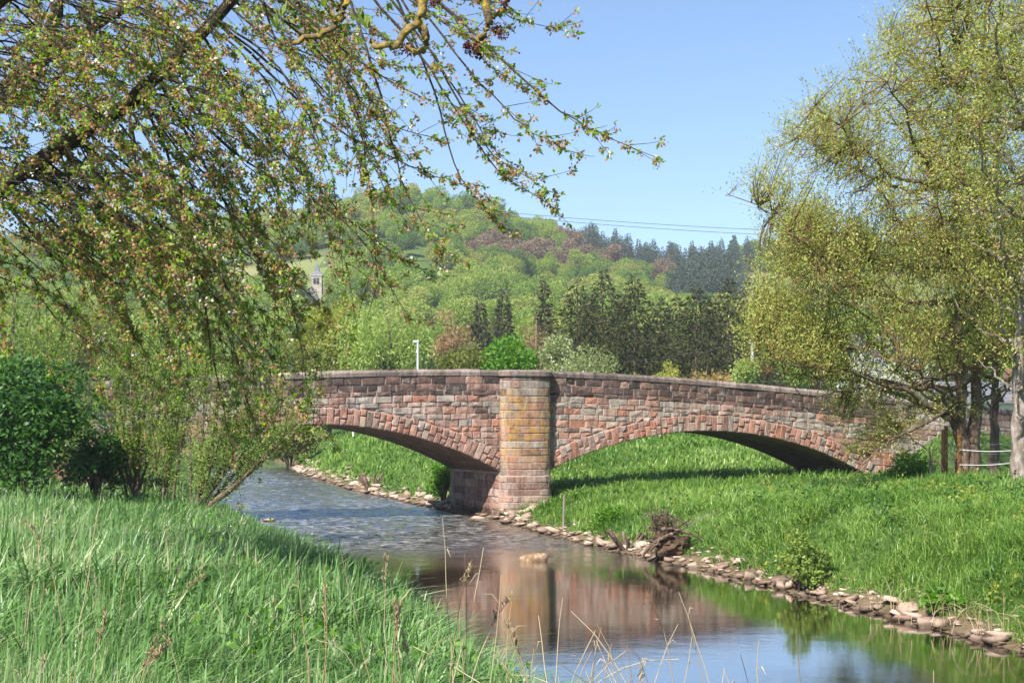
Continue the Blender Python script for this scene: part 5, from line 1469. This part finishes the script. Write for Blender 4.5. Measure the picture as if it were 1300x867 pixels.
stubs('cut willow stubs splayed out of the bank left of the root stock', 797, 43.2, 9, 4)
stubs('brown brush heap on the stones below the left arch', 472, 76, 10, 5, 0.9, 0.6)

def stake(name, label, cat, px, yb, yt, Y, wpx, mat, lean=0.0):
    b = P(px, yb, Y); t = P(px, yt, Y); w = wpx / F * Y / 2
    o = empty(name, b); g = Tubes(); H = t[2] - b[2]
    g.add([(0, 0, -0.3), (lean * .5, 0, H * .5), (lean, 0, H)], w, 8); g.add([(lean, 0, H), (lean, 0, H + 0.004)], [w, 0.001], 8)
    put('shaft', g.mesh('shaft', M[mat], False), o); tag(o, label, cat); return o
def post_at(name, label, cat, px, ytop, Y, wpx, mat, lean=0.0):
    b = at_ground(px, Y); yb = HOR - (b[2] - CAMZ) * F / Y
    return stake(name, label, cat, px, yb, ytop, Y, wpx, mat, lean)
post_at('wooden_stake', 'short grey stake in the grass right of the pier', 'stake', 715, 628, 49.5, 3, 'grey_wood', 0.04)
post_at('wooden_stake', 'short pale leaning stake left of the tape fence', 'stake', 1184, 584, 52, 5, 'grey_wood', -0.08)

# ------------------------------------------------------------------ tape fence round the willows
fence = empty('tape_fence', at_ground(1218, 46.0)); tag(fence, 'paddock fence of brown posts and white tape round the willow trunks', 'fence')
fb = np.array(fence.location)
def fpost(px, ytop, Y, w):
    b = at_ground(px, Y) - fb; H = CAMZ + (HOR - ytop) / F * Y - (b[2] + fb[2]); g = Tubes(); r = w / F * Y / 2
    g.add([b + [0, 0, -.3], b + [0, 0, H]], r, 8); g.add([b + [0, 0, H], b + [0, 0, H + .005]], [r, .001], 8); put('post', g.mesh('post', M['post_wood'], False), fence)
fpost(1218, 545, 46.0, 6); fpost(1201, 541, 52.5, 5); fpost(1197, 545, 54, 4); fpost(1392, 560, 40, 8)
def tape(a, b, sag, w=0.011):
    p = catmull([a, (np.array(a) + b) / 2 + [0, 0, -sag], b], 14) - fb; g = Tubes(); g.add(p, w, 5); put('tape', g.mesh('tape', M['white_tape']), fence)
for za, zb in ((571, 573), (590, 588), (609, 606)):
    tape(P(1218, za, 45.9), P(1300, zb - 2, 43.0), 0.05); tape(P(1300, zb - 2, 43.0), P(1392, zb + 6, 40), 0.05)
for ya, yb in ((558, 571), (574, 580), (585, 590)):
    tape(P(1203, ya, 52.4), P(1218, yb, 46.0), 0.12)
for y in (562, 574, 586): tape(P(1203, y, 52.4), P(1310, y - 2, 56), 0.10, 0.009)

# ------------------------------------------------------------------ white rails, bench and trunks seen through the arches
def rail(label, px0, px1, yt, Y, h, posts):
    a = P(px0, yt, Y); b = P(px1, yt, Y); a[2] = b[2] = float(gz((a[0] + b[0]) / 2, Y)) + 0.42; root = empty('white_rail', (a[0], Y, a[2] - h)); tag(root, label, 'barrier')
    g = Geo(); g.box(0, b[0] - a[0], -.04, .04, h - .12, h); put('rail', g.mesh('rail', M['white_paint']), root)
    for k in range(posts):
        x = (b[0] - a[0]) * k / (posts - 1); g = Geo(); g.box(x - .05, x + .05, .05, .13, -0.3, h + .02); put('post', g.mesh('post', M['white_paint']), root)
rail('long low white rail seen through the right arch', 838, 898, 557, 92, 0.5, 3)
rail('short white rail at the left, seen through the right arch', 795, 812, 557, 92, 0.5, 2)
rail('white bench-like rail under the left arch', 448, 474, 551, 116, 0.5, 2)
for i, (px, Y, w, yt, lab) in enumerate([(839, 96, 3, 540, 'white post standing behind the long rail'), (867, 100, 5, 540, 'grey trunk post behind the middle of the long rail'), (853, 108, 7, 540, 'reddish board post behind the long rail')]):
    post_at('field_post', lab, 'post', px, yt, Y, w, ['white_paint', 'grey_wood', 'post_wood'][i])
for i, (px, Y, yt, w, lab) in enumerate([(902, 110, 470, 70, 'low garden tree behind the long white rail'), (800, 112, 475, 90, 'dark garden tree behind the short white rail'), (442, 134, 505, 50, 'small tree with brown trunk under the left arch'), (845, 125, 478, 90, 'yellow-green garden tree beyond the rails'), (930, 118, 480, 60, 'pale garden tree at the right below the arch')]):
    crown_tree('garden_tree', lab, 'tree', px, yt, Y, w, M[['rust_leaf', 'bush_leaf', 'olive_leaf', 'yellow_leaf', 'pale_leaf'][i]], n=2600, leaf=0.3, seed=90 + i, clear=0.0)

# ------------------------------------------------------------------ church, house, poles, wires
def church():
    Y = 428; c = P(402.5, 366, Y); w = 13.5 / F * Y / 2; zg = float(gz(c[0], Y))
    root = empty('church_tower', (c[0], Y, zg)); tag(root, 'grey church tower with a pointed slate spire on the slope at the left', 'church')
    zt = CAMZ + (HOR - 351) / F * Y - zg; zs = CAMZ + (HOR - 331) / F * Y - zg
    g = Geo(); g.box(-w, w, -w, w, -1, zt); put('wall', g.mesh('wall', M['church_stone']), root)
    g = Geo(); g.box(-w * 1.12, w * 1.12, -w * 1.12, w * 1.12, zt, zt + .35); put('cornice', g.mesh('cornice', M['church_stone']), root)
    g = Geo(); e = w * 1.1; k = w * 0.5; zm = zt + .35 + (zs - zt) * .25
    g.add([(-e, -e, zt + .36), (e, -e, zt + .36), (e, e, zt + .36), (-e, e, zt + .36), (-k, -k, zm), (k, -k, zm), (k, k, zm), (-k, k, zm), (0, 0, zs)], [(0, 1, 5, 4), (1, 2, 6, 5), (2, 3, 7, 6), (3, 0, 4, 7), (4, 5, 8), (5, 6, 8), (6, 7, 8), (7, 4, 8)])
    put('spire', g.mesh('spire', M['slate']), root)
    for sx in (-1, 1):
        g = Geo(); g.box(sx * w * .3 - .38, sx * w * .3 + .38, -w - .06, -w + .1, zt - 2.4, zt - .6); put('window', g.mesh('window', M['dark_glass']), root)
    g = Geo(); n0 = 5.0; h = zt * 0.34
    g.add([(-w - n0, -w, -1), (-w, -w, -1), (-w, w, -1), (-w - n0, w, -1), (-w - n0, -w, h), (-w, -w, h), (-w, w, h), (-w - n0, w, h)], [(0, 1, 5, 4), (2, 3, 7, 6), (3, 0, 4, 7)]); put('nave_wall', g.mesh('nave_wall', M['church_stone']), root)
    g = Geo(); g.add([(-w - n0 - .3, -w - .4, h), (-w, -w - .4, h), (-w, 0, h + 1.8), (-w - n0 - .3, 0, h + 1.8), (-w - n0 - .3, w + .4, h), (-w, w + .4, h)], [(0, 1, 2, 3), (3, 2, 5, 4), (0, 3, 4)]); put('nave_roof', g.mesh('nave_roof', M['slate']), root)
church()
def house(label, px0, px1, yb, yt, Y, seed, roofm='clay_tile', zb=None):
    a = P(px0, yt, Y); b = P(px1, yt, Y); W = b[0] - a[0]; zg = float(gz((a[0] + b[0]) / 2, Y)); H = a[2] - zg
    root = empty('house', ((a[0] + b[0]) / 2, Y, zg)); tag(root, label, 'house')
    D = 8.0; h = H * 0.62
    g = Geo(); g.box(-W / 2, W / 2, 0, D, -1, h); g.add([(-W / 2, 0, h), (-W / 2, D, h), (-W / 2, D / 2, H), (W / 2, 0, h), (W / 2, D, h), (W / 2, D / 2, H)], [(0, 2, 1), (3, 4, 5)]); put('wall', g.mesh('wall', M['render_wall']), root)
    g = Geo(); e = .45; t = .15
    for sgn in (0, 1):
        y0, y1 = (-e, D / 2) if not sgn else (D + e, D / 2); z0 = h - e * (H - h) / (D / 2)
        g.add([(-W / 2 - e, y0, z0), (W / 2 + e, y0, z0), (W / 2 + e, y1, H + .02), (-W / 2 - e, y1, H + .02), (-W / 2 - e, y0, z0 + t), (W / 2 + e, y0, z0 + t), (W / 2 + e, y1, H + t + .02), (-W / 2 - e, y1, H + t + .02)], [(0, 3, 2, 1), (4, 5, 6, 7), (0, 1, 5, 4), (1, 2, 6, 5), (3, 0, 4, 7)])
    rf = put('roof', g.mesh('roof', M[roofm]), root)
    g = Geo(); g.box(W * .2, W * .2 + .7, D / 2 - .3, D / 2 + .4, H - .8, H + 1.0); put('chimney', g.mesh('chimney', M['clay_tile']), rf)
    nw = max(2, int(W / 2.6))
    for fl in range(2):
        for k in range(nw):
            x = -W / 2 + (k + .5) * W / nw; z = 1.0 + fl * 2.7
            if z + 1.3 > h: continue
            g = Geo(); g.box(x - .55, x + .55, -.03, .1, z, z + 1.3); wi = put('window', g.mesh('window', M['white_paint']), root)
            for s_ in (-1, 1):
                g = Geo(); g.box(x + s_ * .25 - .2, x + s_ * .25 + .2, -.05, -.035, z + .08, z + 1.22); put('pane', g.mesh('pane', M['dark_glass']), wi)
house('white gabled house with a slate roof half hidden behind the willow', 1102, 1152, 500, 424, 112, 1, 'slate')
house('white house low behind the tape fence at the right', 1222, 1340, 560, 486, 92, 2, 'slate')

def lamp():
    Y = 96.0; x = (530.5 - 650) / F * Y; zt = CAMZ + (HOR - 434) / F * Y; zb = float(gz(x, Y))
    root = empty('street_lamp', (x, Y, zb)); tag(root, 'slim grey street lamp rising behind the left parapet', 'street lamp')
    T = Tubes(); T.add([(0, 0, 0), (0, 0, (zt - zb) * .6), (0, 0, zt - zb)], [.10, .09, .075], 8); put('pole', T.mesh('pole', M['galvanised']), root)
    g = Geo(); h = zt - zb; g.add([(-.34, -.1, h - .02), (.06, -.1, h - .02), (.06, .1, h - .02), (-.34, .1, h - .02), (-.3, -.07, h + .1), (.06, -.09, h + .12), (.06, .09, h + .12), (-.3, .07, h + .1)], [(0, 3, 2, 1), (4, 5, 6, 7), (0, 1, 5, 4), (1, 2, 6, 5), (2, 3, 7, 6), (3, 0, 4, 7)]); put('lamp_head', g.mesh('lamp_head', M['galvanised']), root)
    g = Geo(); g.box(-.12, -.06, -.06, .06, h - .75, h - .55); put('bracket', g.mesh('bracket', M['galvanised']), root)
lamp()
def pole(label, px, yt, Y, wpx):
    x = (px - 650) / F * Y; zt = CAMZ + (HOR - yt) / F * Y; zb = float(gz(x, Y))
    root = empty('telegraph_pole', (x, Y, zb)); tag(root, label, 'pole'); r = wpx / F * Y / 2
    T = Tubes(); T.add([(0, 0, 0), (0, 0, zt - zb)], [r * 1.15, r], 8); T.add([(0, 0, zt - zb), (0, 0, zt - zb + .01)], [r, .001], 8); put('pole', T.mesh('pole', M['galvanised']), root)
    g = Geo(); g.box(-.25, .25, -.05, .05, zt - zb - .3, zt - zb - .2); put('crossarm', g.mesh('crossarm', M['galvanised']), root)
pole('grey telegraph pole at the right beside the light green shrub', 955, 432, 120, 4)
def wire(label, pts, Y0, Y1, rad, sag=0.0):
    a = P(*pts[0], Y0); b = P(*pts[1], Y1); m = (a + b) / 2 - [0, 0, sag]
    base = a; p = catmull([a, a * .75 + b * .25 - [0, 0, sag * .75], m, a * .25 + b * .75 - [0, 0, sag * .75], b], 40) - base
    T = Tubes(); T.add(p, rad, 4); o = put('power_line', T.mesh('power_line', M['wire']), None, base); tag(o, label, 'power line')
wire('upper of the two power lines crossing the sky between hill and willow', ((560, 262), (1320, 300)), 230, 215, 0.035, 1.2)
wire('lower of the two power lines crossing the sky between hill and willow', ((560, 266), (1320, 306)), 231, 216, 0.035, 1.3)
wire('thin power line in front of the conifer ridge', ((560, 300), (1320, 322)), 240, 225, 0.03, 1.6)
wire('thin power line in front of the pale trees', ((560, 312), (1320, 345)), 242, 228, 0.022, 1.6)
wire('telephone line sagging in front of the spruces above the parapet', ((700, 462), (955, 434)), 118, 120, 0.022, 0.5)

# ------------------------------------------------------------------ dry stalks in the foreground
def stalk_mesh(r, L, bend, head):
    T = Tubes(); a = r.uniform(0, 6.28); d = np.array([math.cos(a), math.sin(a) * .4, 0]) * bend
    u = np.linspace(0, 1, 9)[:, None]; p = np.array([0, 0, L]) * u + d * L * u ** 2.2 + np.array([0, 0, -L]) * bend * .45 * u ** 3
    p[1:] += r.normal(0, .006, (8, 3)); t = r.uniform(.2, 1)
    T.add(p, np.linspace(.0068, .0028, 9), 4, t)
    if head:
        for k in range(26):
            u_ = r.uniform(.8, 1.0) * 8; i = min(int(u_), 7); c = p[i] + (p[i + 1] - p[i]) * (u_ - i); T.add([c, c + r.normal(0, .018, 3) + [0, 0, .03], c + r.normal(0, .01, 3) + [0, 0, .055]], [.002, .006, .001], 3, .35)
    elif r.random() < .5:
        c = p[-2]; e = c + np.array([r.normal(0, .12), r.normal(0, .05), r.uniform(-.12, .1)]); T.add([c, (c + e) / 2 + [0, 0, .04], e], [.003, .004, .001], 3, t)
    return T.mesh('stalk', M['dry_stalk'])
def stalk_clump(label, px, Y, n, seed, spread, lo, hi, headp=0.2, bend=0.5, side=-1):
    r = np.random.default_rng(seed); X = (px - 650) / F * Y; z = max(float(gz(X, Y)), 0.2); root = empty('dry_grass', (X, Y, z)); tag(root, label, 'dry grass', 'dry grass stalks in the foreground')
    for k in range(n):
        me = stalk_mesh(r, r.uniform(lo, hi), abs(r.normal(0, bend)), r.random() < headp)
        o = put('stalk', me, root, (r.normal(0, spread), r.normal(0, spread * .6), -.05)); o.rotation_euler = (r.normal(0, .12), r.normal(0, .16), r.uniform(0, 6.28))
stalk_clump('big clump of dry straw stalks at the bottom centre over the water', 800, 11.0, 46, 1, 0.46, 1.15, 2.1, 0.12, 0.6)
stalk_clump('dry stalks left of the big clump, at the bank edge', 690, 11.5, 30, 2, 0.36, 1.0, 1.9, 0.25, 0.55)
stalk_clump('tall thin dry stalks reaching up in front of the pier reflection', 565, 12.0, 9, 3, 0.3, 1.4, 2.5, 0.6, 0.25)
stalk_clump('dry stalks in the grass below the small riffle rock', 430, 12.5, 9, 4, 0.4, 1.1, 2.0, 0.3, 0.35)
stalk_clump('dry stalks rising at the far left edge of the grass', 20, 14.5, 8, 5, 0.25, 1.4, 2.4, 0.3, 0.4)
stalk_clump('seed-headed dry stalks in the lower left grass', 75, 11.5, 9, 6, 0.35, 0.9, 1.5, 0.7, 0.4)
stalk_clump('dry curled stalks in the left middle grass', 200, 17.5, 7, 7, 0.4, 0.9, 1.6, 0.1, 0.7)
stalk_clump('a few upright dry stalks right of the left middle grass', 215, 21, 6, 8, 0.3, 0.9, 1.5, 0.1, 0.3)
stalk_clump('lone dry stalks standing over the quiet pool at the right', 980, 10.0, 6, 9, 0.25, 1.3, 2.0, 0.5, 0.3)
stalk_clump('grey dry weed stem over the quiet pool near the right corner', 1185, 9.5, 6, 10, 0.10, 1.4, 2.1, 0.1, 0.25)
for i, (px, Y, lab) in enumerate([(1110, 29.5, 'flattened straw tuft above the stones on the right bank'), (1195, 27.5, 'straw tuft hanging over the right bank near the dock plant'), (1255, 26.2, 'straw tuft at the right edge above the stones')]):
    stalk_clump(lab, px, Y, 16, 20 + i, 0.3, 0.5, 0.9, 0.0, 0.9, 1)

# ------------------------------------------------------------------ mixed weeds among the grass
def weeds(name, label, side, n, y0, y1, px, matn, leaf, per, seed, up=0.5, rise=0.3):
    r = np.random.default_rng(seed); X, Y, dd = scatter(r, n, y0, y1, side, px[0], px[1])
    m = fbm(X * 0.5, Y * 0.5, seed) > 0.5; X, Y = X[m], Y[m]
    k = len(X) * per; bx = np.repeat(X, per) + r.normal(0, 0.1, k); by = np.repeat(Y, per) + r.normal(0, 0.1, k)
    c = np.stack([bx, by, gz(bx, by) + r.uniform(0.05, 1, k) * rise], -1)
    L = leaf * r.uniform(0.6, 1.4, k)
    v, f = leaf_quads(c, r.normal(0, 1, (k, 3)) + [0, 0, up], L, L * 0.55, r, 0.1)
    tag(put(name, np_mesh(name, v, f, M[matn], np.repeat(r.random(k), 4))), label, kind='stuff')
weeds('left_weeds', 'broad-leaved weeds among the left bank grass', -1, 500, 10, 50, (-100, 800), 'bright_leaf', 0.10, 16, 401, rise=0.7)
weeds('right_weeds', 'dark broad-leaved weeds among the right bank grass', 1, 900, 24, 62, (560, 1400), 'bush_leaf', 0.10, 16, 402, rise=0.4)
weeds('right_herbs', 'yellow-green herbs along the right bank', 1, 900, 24, 100, (380, 1400), 'yellow_leaf', 0.09, 14, 403, rise=0.42)
weeds('white_flowers', 'tiny white flowers in the bank grass', -1, 260, 20, 52, (-60, 420), 'white_bloom', 0.035, 7, 404, rise=0.75)

# ------------------------------------------------------------------ air over the valley
g = Geo(); g.box(-900, 900, -30, 1150, -6.0, 175.0)
hz = g.mesh('haze')
mh = bpy.data.materials.new('haze'); mh.use_nodes = True; mh.node_tree.nodes.clear()
ho = mh.node_tree.nodes.new('ShaderNodeOutputMaterial'); hv = mh.node_tree.nodes.new('ShaderNodeVolumePrincipled')
hv.inputs['Color'].default_value = (0.86, 0.92, 1.0, 1); hv.inputs['Density'].default_value = 0.00022; hv.inputs['Anisotropy'].default_value = 0.0
mh.node_tree.links.new(hv.outputs[0], ho.inputs['Volume'])
hz.materials.append(mh); o = put('haze', hz); tag(o, 'thin haze over the valley', kind='stuff')
